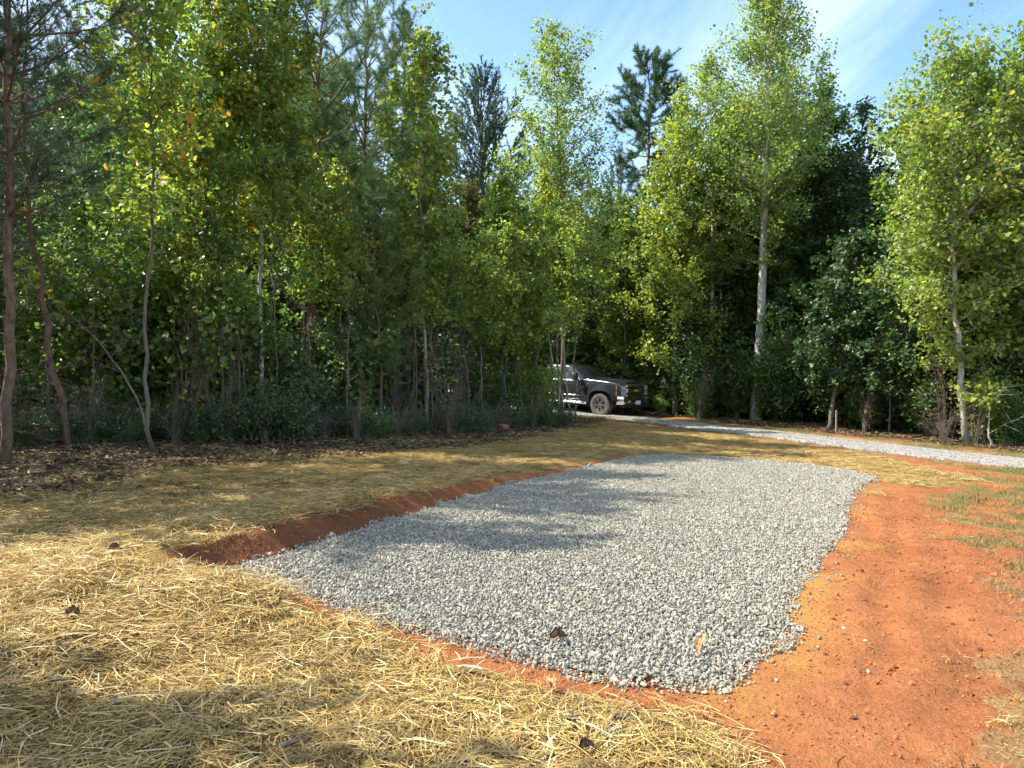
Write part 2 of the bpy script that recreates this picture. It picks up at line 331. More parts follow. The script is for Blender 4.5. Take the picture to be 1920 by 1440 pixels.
# tyre marks pressed into the clay beside the pad
tr = at(1408, 1302); tr2 = at(1330, 1400)
for i in range(9):
    f = i / 8; cx_, cy_ = tr[0] * (1 - f) + tr2[0] * f, tr[1] * (1 - f) + tr2[1] * f
    q = np.hypot((GXf - cx_) / 0.10, (GYf - cy_) / 0.028); GZf = GZf - 0.020 * (1 - 0.6 * f) * np.exp(-q ** 2)
i = np.arange(nx - 1)[:, None] * ny; j = np.arange(ny - 1)[None]
gb = MB(); gb.add(np.stack([GXf, GYf, GZf], 1), [np.stack([i + j, i + ny + j, i + ny + j + 1, i + j + 1], -1).reshape(-1, 4)])
def ground_mat():
    m, n, l = new_mat('ground_soil')
    o = n.new('ShaderNodeOutputMaterial'); b = n.new('ShaderNodeBsdfPrincipled'); b.inputs['Roughness'].default_value = 0.95; b.inputs['Specular IOR Level'].default_value = 0.1
    P = n.new('ShaderNodeNewGeometry').outputs['Position']
    A = lambda k: (lambda a: (setattr(a, 'attribute_name', k), a.outputs['Fac'])[1])(n.new('ShaderNodeAttribute'))
    big, mid, fin, spk = noise_n(n, l, 0.9, 4, .6, P), noise_n(n, l, 7, 5, .65, P, .5), noise_n(n, l, 46, 5, .7, P), noise_n(n, l, 130, 3, .6, P)
    clay = ramp(n, [(0.34, (0.095, 0.034, 0.014)), (0.43, (0.25, 0.090, 0.034)), (0.55, (0.35, 0.134, 0.052)), (0.76, (0.44, 0.197, 0.088))])
    l.new(math_n(n, l, 'ADD', math_n(n, l, 'ADD', math_n(n, l, 'MULTIPLY', mid, .3), math_n(n, l, 'MULTIPLY', big, .3)), math_n(n, l, 'MULTIPLY', fin, .4)), clay.inputs[0])
    ylw = ramp(n, [(0.3, (0.32, 0.155, 0.038)), (0.7, (0.48, 0.27, 0.075))]); l.new(fin, ylw.inputs[0])
    c = mixc(n, l, A('m_yellow'), clay.outputs[0], ylw.outputs[0])
    bump_h = math_n(n, l, 'ADD', math_n(n, l, 'MULTIPLY', mid, 0.9), math_n(n, l, 'MULTIPLY', fin, 0.45))
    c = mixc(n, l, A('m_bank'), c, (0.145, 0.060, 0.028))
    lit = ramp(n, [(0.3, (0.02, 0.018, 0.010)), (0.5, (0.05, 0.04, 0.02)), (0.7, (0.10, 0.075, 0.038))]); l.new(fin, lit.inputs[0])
    grs = ramp(n, [(0.3, (0.07, 0.075, 0.02)), (0.55, (0.16, 0.15, 0.05)), (0.75, (0.30, 0.23, 0.09))]); l.new(fin, grs.inputs[0])
    dry = ramp(n, [(0.3, (0.16, 0.08, 0.035)), (0.55, (0.29, 0.17, 0.07)), (0.75, (0.38, 0.26, 0.12))]); l.new(fin, dry.inputs[0])
    stw = ramp(n, [(0.36, (0.07, 0.042, 0.018)), (0.5, (0.23, 0.15, 0.048)), (0.66, (0.45, 0.32, 0.105))])
    l.new(math_n(n, l, 'ADD', math_n(n, l, 'MULTIPLY', fin, .6), math_n(n, l, 'MULTIPLY', spk, .4)), stw.inputs[0])
    jag = math_n(n, l, 'MULTIPLY', math_n(n, l, 'SUBTRACT', fin, 0.5), 0.9)
    def soft(k): 
        x = math_n(n, l, 'ADD', A(k), jag); y = n.new('ShaderNodeMapRange'); y.interpolation_type = 'SMOOTHSTEP'
        y.inputs[1].default_value = 0.3; y.inputs[2].default_value = 0.65; l.new(x, y.inputs[0]); return y.outputs[0]
    c = mixc(n, l, soft('m_dry'), c, dry.outputs[0]); c = mixc(n, l, soft('m_grass'), c, grs.outputs[0])
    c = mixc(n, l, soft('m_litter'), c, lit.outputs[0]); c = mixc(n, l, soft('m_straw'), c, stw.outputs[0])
    l.new(c, b.inputs['Base Color'])
    bp = n.new('ShaderNodeBump'); bp.inputs['Strength'].default_value = 1.0; bp.inputs['Distance'].default_value = 0.05
    l.new(bump_h, bp.inputs['Height']); l.new(bp.outputs[0], b.inputs['Normal']); l.new(b.outputs[0], o.inputs[0]); return m
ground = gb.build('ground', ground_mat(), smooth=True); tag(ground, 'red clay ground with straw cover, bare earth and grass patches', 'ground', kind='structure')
yel = .7 * sstep(0.55, 0.05, sd + 0.5 * (vnoise(GXf, GYf, 0.5, 3, 41) - 0.5)) * (GXf > 0.9) * sstep(0.40, 0.6, vnoise(GXf, GYf, 0.7, 3, 42))
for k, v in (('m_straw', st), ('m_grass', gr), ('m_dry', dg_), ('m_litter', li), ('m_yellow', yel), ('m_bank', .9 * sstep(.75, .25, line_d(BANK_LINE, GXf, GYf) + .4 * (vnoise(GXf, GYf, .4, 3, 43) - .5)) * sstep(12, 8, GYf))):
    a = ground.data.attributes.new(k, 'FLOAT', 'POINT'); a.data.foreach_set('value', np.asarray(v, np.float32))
def zat(x, y):
    """height of the ground mesh (bilinear)"""
    x = np.asarray(x, float); y = np.asarray(y, float)
    i = np.clip(np.searchsorted(gx, x) - 1, 0, nx - 2); j = np.clip(np.searchsorted(gy, y) - 1, 0, ny - 2)
    fx = np.clip((x - gx[i]) / (gx[i+1] - gx[i]), 0, 1); fy = np.clip((y - gy[j]) / (gy[j+1] - gy[j]), 0, 1)
    Z = GZf.reshape(nx, ny)
    return (Z[i, j]*(1-fx) + Z[i+1, j]*fx)*(1-fy) + (Z[i, j+1]*(1-fx) + Z[i+1, j+1]*fx)*fy

# ------------------------------------------------------------------ scatter by geometry nodes (only for stuff nobody could count)
def variants(cname, meshes):
    c = bpy.data.collections.new(cname)
    for k, me in enumerate(meshes):
        c.objects.link(bpy.data.objects.new(f'{cname}_{k:02d}', me))
    return c
def scatter(name, P, rot, scl, pick, coll, label, cat, parent=None):
    me = bpy.data.meshes.new(name); me.vertices.add(len(P)); me.vertices.foreach_set('co', np.asarray(P, np.float32).ravel())
    for k, v, ty in (('rot', rot, 'FLOAT_VECTOR'), ('scl', scl, 'FLOAT_VECTOR'), ('pick', pick, 'INT')):
        a = me.attributes.new(k, ty, 'POINT'); a.data.foreach_set('vector' if ty != 'INT' else 'value', np.asarray(v, np.int32 if ty == 'INT' else np.float32).ravel())
    o = link(name, me, parent)
    g = bpy.data.node_groups.new(name + '_nodes', 'GeometryNodeTree'); n, l = g.nodes, g.links
    g.interface.new_socket('Geometry', in_out='INPUT', socket_type='NodeSocketGeometry'); g.interface.new_socket('Geometry', in_out='OUTPUT', socket_type='NodeSocketGeometry')
    gi, go = n.new('NodeGroupInput'), n.new('NodeGroupOutput')
    ci = n.new('GeometryNodeCollectionInfo'); ci.inputs['Collection'].default_value = coll; ci.inputs['Separate Children'].default_value = True; ci.inputs['Reset Children'].default_value = True
    ip = n.new('GeometryNodeInstanceOnPoints'); ip.inputs['Pick Instance'].default_value = True
    def na(k, ty):
        q = n.new('GeometryNodeInputNamedAttribute'); q.data_type = ty; q.inputs['Name'].default_value = k; return q.outputs['Attribute']
    l.new(gi.outputs[0], ip.inputs['Points']); l.new(ci.outputs[0], ip.inputs['Instance'])
    l.new(na('pick', 'INT'), ip.inputs['Instance Index']); l.new(na('rot', 'FLOAT_VECTOR'), ip.inputs['Rotation']); l.new(na('scl', 'FLOAT_VECTOR'), ip.inputs['Scale'])
    l.new(ip.outputs[0], go.inputs[0])
    md = o.modifiers.new('scatter', 'NODES'); md.node_group = g
    if parent is None: tag(o, label, cat, kind='stuff')
    else: o['kind'] = 'stuff'
    return o

# ------------------------------------------------------------------ gravel pad
def grey_mat(name, stops, rough=0.9):
    m, n, l = new_mat(name); o = n.new('ShaderNodeOutputMaterial'); b = n.new('ShaderNodeBsdfPrincipled')
    b.inputs['Roughness'].default_value = rough; b.inputs['Specular IOR Level'].default_value = 0.2
    oi = n.new('ShaderNodeObjectInfo'); t = n.new('ShaderNodeTexCoord')
    f = math_n(n, l, 'ADD', math_n(n, l, 'MULTIPLY', oi.outputs['Random'], 0.75), math_n(n, l, 'MULTIPLY', noise_n(n, l, 1.3, 3, .6, t.outputs['Object']), 0.25))
    r = ramp(n, stops); l.new(f, r.inputs[0]); l.new(r.outputs[0], b.inputs['Base Color']); l.new(b.outputs[0], o.inputs[0]); return m
M_STONE = grey_mat('crushed_stone', [(0.05, (0.17, 0.155, 0.116)), (0.3, (0.265, 0.245, 0.190)), (0.65, (0.335, 0.311, 0.242)), (0.95, (0.44, 0.412, 0.328))])
def stone_mesh(k, n=13, mat=M_STONE, flat=(1.0, 0.8, 0.62)):
    r = np.random.default_rng(900 + k); bm = bmesh.new()
    P = r.normal(size=(n, 3)); P /= np.linalg.norm(P, axis=1, keepdims=True); P *= (0.85 + 0.3 * r.random((n, 1))) * np.array(flat) * (0.85 + .3 * r.random(3)) * 0.5
    for p in P: bm.verts.new(p)
    h = bmesh.ops.convex_hull(bm, input=bm.verts)
    bmesh.ops.delete(bm, geom=list({v for v in h['geom_interior'] + h['geom_unused'] if isinstance(v, bmesh.types.BMVert)}), context='VERTS')
    me = bpy.data.meshes.new('stone'); bm.to_mesh(me); bm.free(); me.materials.append(mat); return me
STONES = [stone_mesh(k) for k in range(12)]
stone_coll = variants('stone_kinds', STONES)
px0, px1 = min(p[0] for p in PAD), max(p[0] for p in PAD); py0, py1 = min(p[1] for p in PAD), max(p[1] for p in PAD)
# the sheet below the stones
pb = MB(); cpt = np.mean(PAD, 0); ring = np.array(PAD); ring_in = cpt + (ring - cpt) * (1 - 0.13 / np.hypot(*(ring - cpt).T))[:, None]
rr = [ring_in * (1 - f) + cpt * f for f in np.linspace(0, 1, 9)[:-1]]
V = np.concatenate(rr + [cpt[None]]); k = len(ring); Z = pad_z(V[:, 0], V[:, 1]) - 0.010
fs = [np.array([[a*k + b, a*k + (b+1) % k, (a+1)*k + (b+1) % k, (a+1)*k + b] for a in range(7) for b in range(k)]), np.array([[7*k + b, 7*k + (b+1) % k, 8*k] for b in range(k)])]
pb.add(np.column_stack([V, Z]), fs)
gravel_pad = pb.build('gravel_pad', plain('gravel_bed', (0.12, 0.118, 0.108), 0.95, var=0.4, vscale=60, bump=1.0, bscale=55)); tag(gravel_pad, 'grey crushed stone pad laid in the red clay', 'gravel pad', kind='structure')
sp0 = 0.0205
X, Y = np.meshgrid(np.arange(px0 - .2, px1 + .2, sp0), np.arange(py0 - .2, py1 + .2, sp0)); X = X.ravel(); Y = Y.ravel()
X = X + rng.uniform(-.5, .5, len(X)) * sp0; Y = Y + rng.uniform(-.5, .5, len(Y)) * sp0
sdp = poly_sd(PAD, X, Y) + 0.10 * (vnoise(X, Y, 0.13, 2, 51) - 0.5) + 0.10 * (vnoise(X, Y, 0.5, 2, 53) - 0.5)
keep = (sdp < 0.015) | ((sdp < 0.05) & (rng.random(len(X)) < 0.4)) | ((sdp < 0.20) & (rng.random(len(X)) < np.where(line_d(BANK_LINE, X, Y) < .35, .003, .035))) | ((sdp < 0.5) & (line_d(BANK_LINE, X, Y) > .5) & (rng.random(len(X)) < 0.0012))
X, Y, sdp = X[keep], Y[keep], sdp[keep]
sz = 0.0245 * rng.lognormal(-.03, 0.30, len(X))
Zs = np.where(sdp < 0.02, pad_z(X, Y) - .012 * sstep(-.08, .02, sdp) + 0.002 + rng.uniform(-.006, .008, len(X)) + 0.012 * (vnoise(X, Y, 0.35, 3, 52) - .5), zat(X, Y) + sz * 0.28)
Zs = np.maximum(Zs, zat(X, Y) + sz * .2)
ROT = rng.uniform(0, 6.28, (len(X), 3)); PK = rng.integers(0, 12, len(X))
# the 300 stones that show largest stand alone as parts
dist = np.hypot(np.hypot(X, Y), Zs - EYE); near = np.argsort(dist / sz)[:300]
rest = np.setdiff1d(np.arange(len(X)), near)
for q in near:
    o = link('stone', STONES[PK[q]], gravel_pad); o.location = (X[q], Y[q], Zs[q]); o.rotation_euler = ROT[q]; o.scale = (sz[q],) * 3
scatter('gravel', np.column_stack([X, Y, Zs])[rest], ROT[rest], np.repeat(sz[rest][:, None], 3, 1), PK[rest], stone_coll, '', '', gravel_pad)

# ------------------------------------------------------------------ driveway
def resample(L, step):
    L = np.array(L); s = np.concatenate([[0], np.cumsum(np.hypot(*np.diff(L, axis=0).T))]); t = np.arange(0, s[-1], step)
    P = np.column_stack([np.interp(t, s, L[:, 0]), np.interp(t, s, L[:, 1])])
    for _ in range(6): P[1:-1] = (P[:-2] + 2 * P[1:-1] + P[2:]) / 4
    return P
RC = resample(ROAD_C, 0.5); T = np.gradient(RC, axis=0); T /= np.hypot(T[:, 0], T[:, 1])[:, None]; N2 = np.column_stack([-T[:, 1], T[:, 0]])
cols = np.linspace(-1, 1, 13); V = []
for c in cols:
    wv = ROAD_W + 0.12 * (vnoise(RC[:, 0], RC[:, 1], 1.2, 2, 61 + int(c > 0)) - .5) * abs(c)
    q = RC + N2 * (c * wv)[:, None]
    z = base_h(q[:, 0], q[:, 1]) + 0.035 * (1 - c ** 2) + 0.012 * np.cos(c * 9)
    z = np.where(abs(c) > .99, z - 0.03, z + 0.012)
    V.append(np.column_stack([q, z]))
V = np.stack(V, 1); nr, nc = V.shape[:2]; i = np.arange(nr - 1)[:, None] * nc; j = np.arange(nc - 1)[None]
db = MB(); db.add(V.reshape(-1, 3), [np.stack([i + j, i + j + 1, i + nc + j + 1, i + nc + j], -1).reshape(-1, 4)])
def drive_mat():
    m, n, l = new_mat('driveway_gravel'); o = n.new('ShaderNodeOutputMaterial'); b = n.new('ShaderNodeBsdfPrincipled'); b.inputs['Roughness'].default_value = 0.95
    P = n.new('ShaderNodeNewGeometry').outputs['Position']
    f = noise_n(n, l, 38, 4, .7, P); g = noise_n(n, l, 1.2, 3, .5, P)
    r = ramp(n, [(0.3, (0.16, 0.157, 0.145)), (0.5, (0.28, 0.275, 0.255)), (0.72, (0.40, 0.393, 0.365))]); l.new(f, r.inputs[0])
    d = ramp(n, [(0.55, (0, 0, 0)), (0.75, (0.35, 0.35, 0.35))]); l.new(g, d.inputs[0])
    l.new(mixc(n, l, d.outputs[0], r.outputs[0], (0.45, 0.27, 0.16)), b.inputs['Base Color'])
    bp = n.new('ShaderNodeBump'); bp.inputs['Strength'].default_value = 1; bp.inputs['Distance'].default_value = 0.03; l.new(f, bp.inputs['Height']); l.new(bp.outputs[0], b.inputs['Normal'])
    l.new(b.outputs[0], o.inputs[0]); return m
driveway = db.build('driveway', drive_mat(), smooth=True); tag(driveway, 'pale grey gravel driveway running past the wood', 'driveway', kind='structure')
def road_z(x, y):
    return base_h(x, y) + 0.05 
# loose stones along the driveway
tt = rng.integers(0, nr - 1, 26000); cc = rng.uniform(-1.08, 1.08, 26000); q = RC[tt] + T[tt] * rng.uniform(0, .5, 26000)[:, None] + N2[tt] * (cc * ROAD_W)[:, None]
ok = (q[:, 1] < 34) & (q[:, 1] > 8); q = q[ok]; cc = cc[ok]; s_ = 0.03 * rng.lognormal(0, .25, len(q))
zq = np.where(np.abs(cc) < .97, base_h(q[:, 0], q[:, 1]) + 0.035 * (1 - cc ** 2) + 0.012 * np.cos(cc * 9) + 0.016, zat(q[:, 0], q[:, 1]) + .008)
scatter('driveway_gravel', np.column_stack([q, zq]), rng.uniform(0, 6.28, (len(q), 3)), np.repeat(s_[:, None], 3, 1), rng.integers(0, 12, len(q)), stone_coll, '', '', driveway)

# ------------------------------------------------------------------ straw, grass, litter, clay crumbs
M_STRAW = tinted('straw_stalk', [(0, (0.13, 0.08, 0.025)), (0.25, (0.30, 0.192, 0.058)), (0.6, (0.47, 0.325, 0.102)), (0.85, (0.60, 0.45, 0.18)), (1, (0.70, 0.59, 0.32))], 0.5, 0.35, 0.15, 0.22)
def straw_clump(k, n=115, rad=0.2, ln=(0.04, 0.19), w=0.0019):
    r = np.random.default_rng(300 + k); mb = MB()
    a = r.normal(r.uniform(0, 3.14), 0.75, n); c = r.normal(0, rad * .55, (n, 2)); L = r.uniform(*ln, n); tilt = r.normal(0.02, 0.12, n) + 0.35 * (r.random(n) < .06)
    d = np.stack([np.cos(a) * np.cos(tilt), np.sin(a) * np.cos(tilt), np.sin(tilt)], 1); s = np.stack([-np.sin(a), np.cos(a), r.normal(0, .5, n)], 1)
    s /= np.linalg.norm(s, axis=1, keepdims=True); w_ = (w * r.uniform(.5, 1.5, n))[:, None]
    h = r.uniform(0.004, 0.032, n); p0 = np.column_stack([c, h]) - d * L[:, None] / 2
    bend = r.normal(0, .05, (n, 3)) * L[:, None]; bend[:, 2] = np.abs(bend[:, 2]) * .5
    p1 = p0 + d * L[:, None] * .5 + bend; p2 = p0 + d * L[:, None]
    for p in (p0, p2): p[:, 2] = np.maximum(p[:, 2], -0.012)
    V = np.stack([p0 - s * w_, p0 + s * w_, p1 + s * w_, p1 - s * w_, p2 + s * w_ * .6, p2 - s * w_ * .6], 1).reshape(-1, 3)
    b = np.arange(n)[:, None] * 6; mb.add(V, [np.concatenate([b + np.array([[0, 1, 2, 3]]), b + np.array([[3, 2, 4, 5]])])], np.repeat(np.clip(r.normal(.50, .27, n), 0, 1), 6))
    return mb.mesh('straw_clump', M_STRAW)
straw_coll = variants('straw_kinds', [straw_clump(k) for k in range(10)])
def sample(n, x0, x1, y0, y1, fn):
    x, y = rng.uniform(x0, x1, n), rng.uniform(y0, y1, n); p = fn(x, y); k = rng.random(n) < p; return x[k], y[k]
def pts(n1, n2, which, near_y=9.0):
    f = lambda x, y: masks(x, y)[which]
    a = sample(n1, -5.6, 6.5, 2.0, near_y, f); b = sample(n2, -14, 14, near_y, 30, f)
    return np.concatenate([a[0], b[0]]), np.concatenate([a[1], b[1]])
x, y = pts(5200, 11000, 0); kk = (np.hypot(x - PAD[0][0] + .1, y - PAD[0][1] + .05) > .30) & (poly_sd(PAD, x, y) > .30 + .2 * (vnoise(x, y, .3, 2, 35) - .5)) & ((rng.random(len(x)) < .25 + 1.5 * vnoise(x, y, .28, 3, 36))); x, y = x[kk], y[kk]
xe, ye = sample(2600, -3.5, 4.5, 2.0, 9.0, lambda x, y: np.clip(masks(x, y)[0] * 4, 0, 1) * (poly_sd(STRAW, x, y) > -0.4) * (poly_sd(PAD, x, y) > .4) * .6)
xd, yd = pts(900, 900, 2); x = np.concatenate([x, xe, xd]); y = np.concatenate([y, ye, yd]); n = len(x)
sc = rng.uniform(.75, 1.25, (n, 1)) * np.ones((1, 3)); sc[:, 2] *= rng.uniform(.7, 1.3, n); sc[-len(xd):] *= 0.5
scatter('straw', np.column_stack([x, y, zat(x, y) - 0.004]), np.column_stack([rng.normal(0, .05, n), rng.normal(0, .05, n), rng.uniform(0, 6.28, n)]), sc, rng.integers(0, 10, n), straw_coll,
        'golden wheat straw strewn over the ground around the gravel pad', 'straw')
M_GRASS = tinted('grass_blade', [(0, (0.07, 0.085, 0.022)), (0.4, (0.135, 0.135, 0.038)), (0.65, (0.26, 0.20, 0.07)), (1, (0.40, 0.29, 0.12))], 0.5, .3, .3, .3)
def grass_tuft(k, n=46, rad=0.14, h=(0.03, 0.085), w=0.0026):
    r = np.random.default_rng(400 + k); mb = MB(); a = r.uniform(0, 6.28, n); c = r.normal(0, rad * .6, (n, 2)); L = r.uniform(*h, n); t = r.uniform(.3, 1.4, n)
    d = np.stack([np.cos(a) * np.cos(t), np.sin(a) * np.cos(t), np.sin(t)], 1); s = np.stack([-np.sin(a), np.cos(a), 0 * a], 1) * (w * r.uniform(.6, 1.4, n))[:, None]
    p0 = np.column_stack([c, -0.01 + 0 * a]); p1 = p0 + d * L[:, None] * .6; p2 = p0 + d * L[:, None]; p2[:, 2] -= L * .18
    V = np.stack([p0 - s, p0 + s, p1 + s * .8, p1 - s * .8, p2], 1).reshape(-1, 3); b = np.arange(n)[:, None] * 5
    mb.add(V, [b + np.array([[0, 1, 2, 3]]), b + np.array([[3, 2, 4]])], np.repeat(np.clip(r.normal(.5, .25, n), 0, 1), 5)); return mb.mesh('grass_tuft', M_GRASS)
grass_coll = variants('grass_kinds', [grass_tuft(k) for k in range(6)])
x, y = pts(3600, 18000, 1); n = len(x)
scatter('grass', np.column_stack([x, y, zat(x, y)]), np.column_stack([0 * x, 0 * x, rng.uniform(0, 6.28, n)]), rng.uniform(.7, 1.4, (n, 1)) * np.ones((1, 3)), rng.integers(0, 6, n), grass_coll,
        'short green and brown grass along the driveway and clay edge', 'grass')
M_GRASS_DRY = tinted('dry_grass_blade', [(0, (0.13, 0.07, 0.03)), (0.5, (0.27, 0.17, 0.07)), (1, (0.42, 0.31, 0.15))], 0.6, .2, .2, .3)
def dry_copy(me):
    m2 = me.copy(); m2.materials.clear(); m2.materials.append(M_GRASS_DRY); return m2
xq, yq = pts(7000, 9000, 2); n = len(xq)
scatter('dry_grass', np.column_stack([xq, yq, zat(xq, yq)]), np.column_stack([rng.normal(0, .5, n), rng.normal(0, .5, n), rng.uniform(0, 6.28, n)]), rng.uniform(.5, 1.0, (n, 1)) * np.ones((1, 3)), rng.integers(0, 6, n), variants('dry_grass_kinds', [dry_copy(grass_tuft(k)) for k in range(6)]),
        'withered brown grass scattered over the clay and verge', 'grass')
M_DEAD = tinted('dead_leaf', [(0, (0.04, 0.026, 0.016)), (0.4, (0.085, 0.058, 0.03)), (0.75, (0.16, 0.11, 0.056)), (1, (0.30, 0.22, 0.12))], .7, .2, .12, .3)
def litter_clump(k, n=45, rad=0.3):
    r = np.random.default_rng(500 + k); mb = MB(); c = r.normal(0, rad * .6, (n, 2)); L = r.uniform(.04, .10, n)[:, None]
    a = r.uniform(0, 6.28, n); nn = np.column_stack([r.normal(0, .45, (n, 2)), np.ones(n)]); nn /= np.linalg.norm(nn, axis=1, keepdims=True)
    u = np.column_stack([np.cos(a), np.sin(a), 0 * a]); u -= nn * (u * nn).sum(1, keepdims=True); v = np.cross(nn, u); p = np.column_stack([c, r.uniform(.005, .04, n)])
    V = np.stack([p - u * L * .5, p + v * L * .3 + nn * L * .12, p + u * L * .5, p - v * L * .3 + nn * L * .12], 1).reshape(-1, 3); b = np.arange(n)[:, None] * 4
    mb.add(V, [b + np.array([[0, 1, 2]]), b + np.array([[0, 2, 3]])], np.repeat(r.random(n), 4))
    for _ in range(5):
        q = r.normal(0, rad * .6, 2); a = r.uniform(0, 6.28); l_ = r.uniform(.1, .45); t = np.linspace(-.5, .5, 4)[:, None]
        mb.tube(np.column_stack([q + t * l_ * np.array([math.cos(a), math.sin(a)]) + r.normal(0, .012, (4, 2)), .012 + r.uniform(0, .05, 4)]), [.005, .005, .004, .002], 3, r.uniform(.2, 1), False)
    return mb.mesh('litter_clump', M_DEAD)
lit_coll = variants('litter_kinds', [litter_clump(k) for k in range(6)])
f = lambda x, y: masks(x, y)[3]
a = sample(9000, -16, 16, 8, 34, f); a2 = sample(900, -5, 3, 2.2, 11, lambda x, y: .5 * masks(x, y)[0]); x, y = np.concatenate([a[0], a2[0]]), np.concatenate([a[1], a2[1]]); n = len(x); sl = rng.uniform(.7, 1.4, (n, 1)) * np.ones((1, 3)); sl[len(a[0]):] *= .42
scatter('leaf_litter', np.column_stack([x, y, zat(x, y)]), np.column_stack([0 * x, 0 * x, rng.uniform(0, 6.28, n)]), sl, rng.integers(0, 6, n), lit_coll,
        'brown fallen leaves and twigs on the woodland floor and straw', 'leaf litter')
M_CLAY = grey_mat('clay_clod_soil', [(0.05, (0.18, 0.06, 0.022)), (0.5, (0.34, 0.12, 0.043)), (0.95, (0.45, 0.19, 0.075))])
CLODS = [stone_mesh(40 + k, 14, M_CLAY, (1, .9, .7)) for k in range(6)]; clod_coll = variants('clod_kinds', CLODS)
def clayf(x, y):
    s, g, d, l_, sd, rd = masks(x, y)
    return np.clip(1 - s * 1.2 - l_, 0, 1) * (sd > 0.03) * (rd > ROAD_W) * np.clip(.25 + 1.6 * (vnoise(x, y, .5, 3, 77) - .3), 0, 1)
a = sample(70000, -4, 7.5, 2.3, 11, clayf); x, y = a; n = len(x); s_ = 0.0105 * rng.lognormal(0, .5, n)
scatter('clay_crumbs', np.column_stack([x, y, zat(x, y) + s_ * .15]), rng.uniform(0, 6.28, (n, 3)), np.repeat(s_[:, None], 3, 1), rng.integers(0, 6, n), clod_coll,
        'loose crumbs of red clay on the bare earth', 'clay crumbs')
# ------------------------------------------------------------------ trees: trunk and limbs as tapered tubes, crowns as leaf-sized faces
UP = np.array([0, 0, 1.0])
def unit(v): return v / (np.linalg.norm(v, axis=-1, keepdims=True) + 1e-9)
LEAF = {  # outline (along, across, lift) from stalk to tip; a fan round the midrib
    'oval': (np.array([[0, 0, 0], [.38, .30, .05], [1, 0, -.06], [.38, -.30, .05]]), [[0, 1, 2], [0, 2, 3]]),
    'lobed': (np.array([[0, 0, 0], [.10, .42, .05], [.45, .30, .05], [.72, .46, 0], [1.0, .10, -.08], [.92, -.10, -.08], [.70, -.46, 0], [.45, -.30, .05], [.10, -.42, .05]]),
              [[0, 1, 2], [0, 2, 4], [2, 3, 4], [0, 4, 5], [0, 5, 7], [5, 6, 7], [0, 7, 8]]),
    'broad': (np.array([[0, 0, 0], [.18, .40, .06], [.62, .36, .03], [1, 0, -.10], [.62, -.36, .03], [.18, -.40, .06]]), [[0, 1, 2], [0, 2, 3], [0, 3, 4], [0, 4, 5]]),
}
def leaves(mb, P, out, size, r, kind='broad', tint=(.5, .2), up=.65, lump=None):
    n = len(P)
    nrm = unit(r.normal(size=(n, 3)) * .75 + UP * up + out * .35)
    u = unit(np.cross(nrm, r.normal(size=(n, 3)))); u = unit(u + np.array([0, 0, -.25]) ); u = unit(u - nrm * (u * nrm).sum(1, keepdims=True)); v = np.cross(nrm, u)
    tpl, tri = LEAF[kind]; s = (size * r.lognormal(0, .25, n))[:, None, None]
    V = P[:, None] + s * (tpl[None, :, 0:1] * u[:, None] + tpl[None, :, 1:2] * v[:, None] + tpl[None, :, 2:3] * nrm[:, None])
    t = r.normal(tint[0], tint[1], n)
    if lump is not None: t = t + lump
    k = len(tpl); b = np.arange(n)[:, None] * k
    mb.add(V.reshape(-1, 3), [np.concatenate([b + np.array([f]) for f in tri])], np.repeat(np.clip(t, 0, 1), k))
def needles(mb, P, D, k, L, w, r, tint=(.45, .2), spread=.85):
    n = len(P); P = np.repeat(P, k, 0); D = np.repeat(D, k, 0); d = unit(D * .75 + r.normal(size=P.shape) * spread * .6)
    s = unit(np.cross(d, r.normal(size=P.shape))) * w; l = (L * r.uniform(.7, 1.15, len(P)))[:, None]
    V = np.stack([P - s, P + s, P + d * l + np.array([0, 0, -.12]) * l], 1).reshape(-1, 3)
    t = np.repeat(r.normal(tint[0], tint[1], n), k) + r.normal(0, .08, len(P))
    mb.add(V, [np.arange(len(P) * 3).reshape(-1, 3)], np.repeat(np.clip(t, 0, 1), 3))
def trunk_path(r, H, ctrl=None, n=18, wob=.02, lean=0.0):
    t = np.linspace(0, 1, n)
    if ctrl is None:
        a = r.uniform(0, 6.28); b = r.uniform(0, 6.28)
        off = np.stack([np.cos(a), np.sin(a)])[None] * (lean * H * t[:, None] ** 1.3) + wob * H * np.sin(t * r.uniform(2.5, 5) + r.uniform(0, 3))[:, None] * np.stack([np.cos(b), np.sin(b)])[None]
        off -= off[0]
    else:
        c = np.array(ctrl, float); off = np.column_stack([np.interp(t, c[:, 0], c[:, 1]), np.interp(t, c[:, 0], c[:, 2] if c.shape[1] > 2 else 0 * c[:, 1])])
        for _ in range(2): off[1:-1] = (off[:-2] + 2 * off[1:-1] + off[2:]) / 4
        off[:, 1] += wob * H * (np.sin(t * 4 + r.uniform(0, 6)) - np.sin(0)) * t
    off = off + r.normal(0, .004 * min(H, 8), off.shape) * (t[:, None] > 0) * (t[:, None] < 1)
    return np.column_stack([off, t * H])
def interp_path(P, t):
    x = np.linspace(0, 1, len(P)); return np.column_stack([np.interp(t, x, P[:, k]) for k in range(3)])
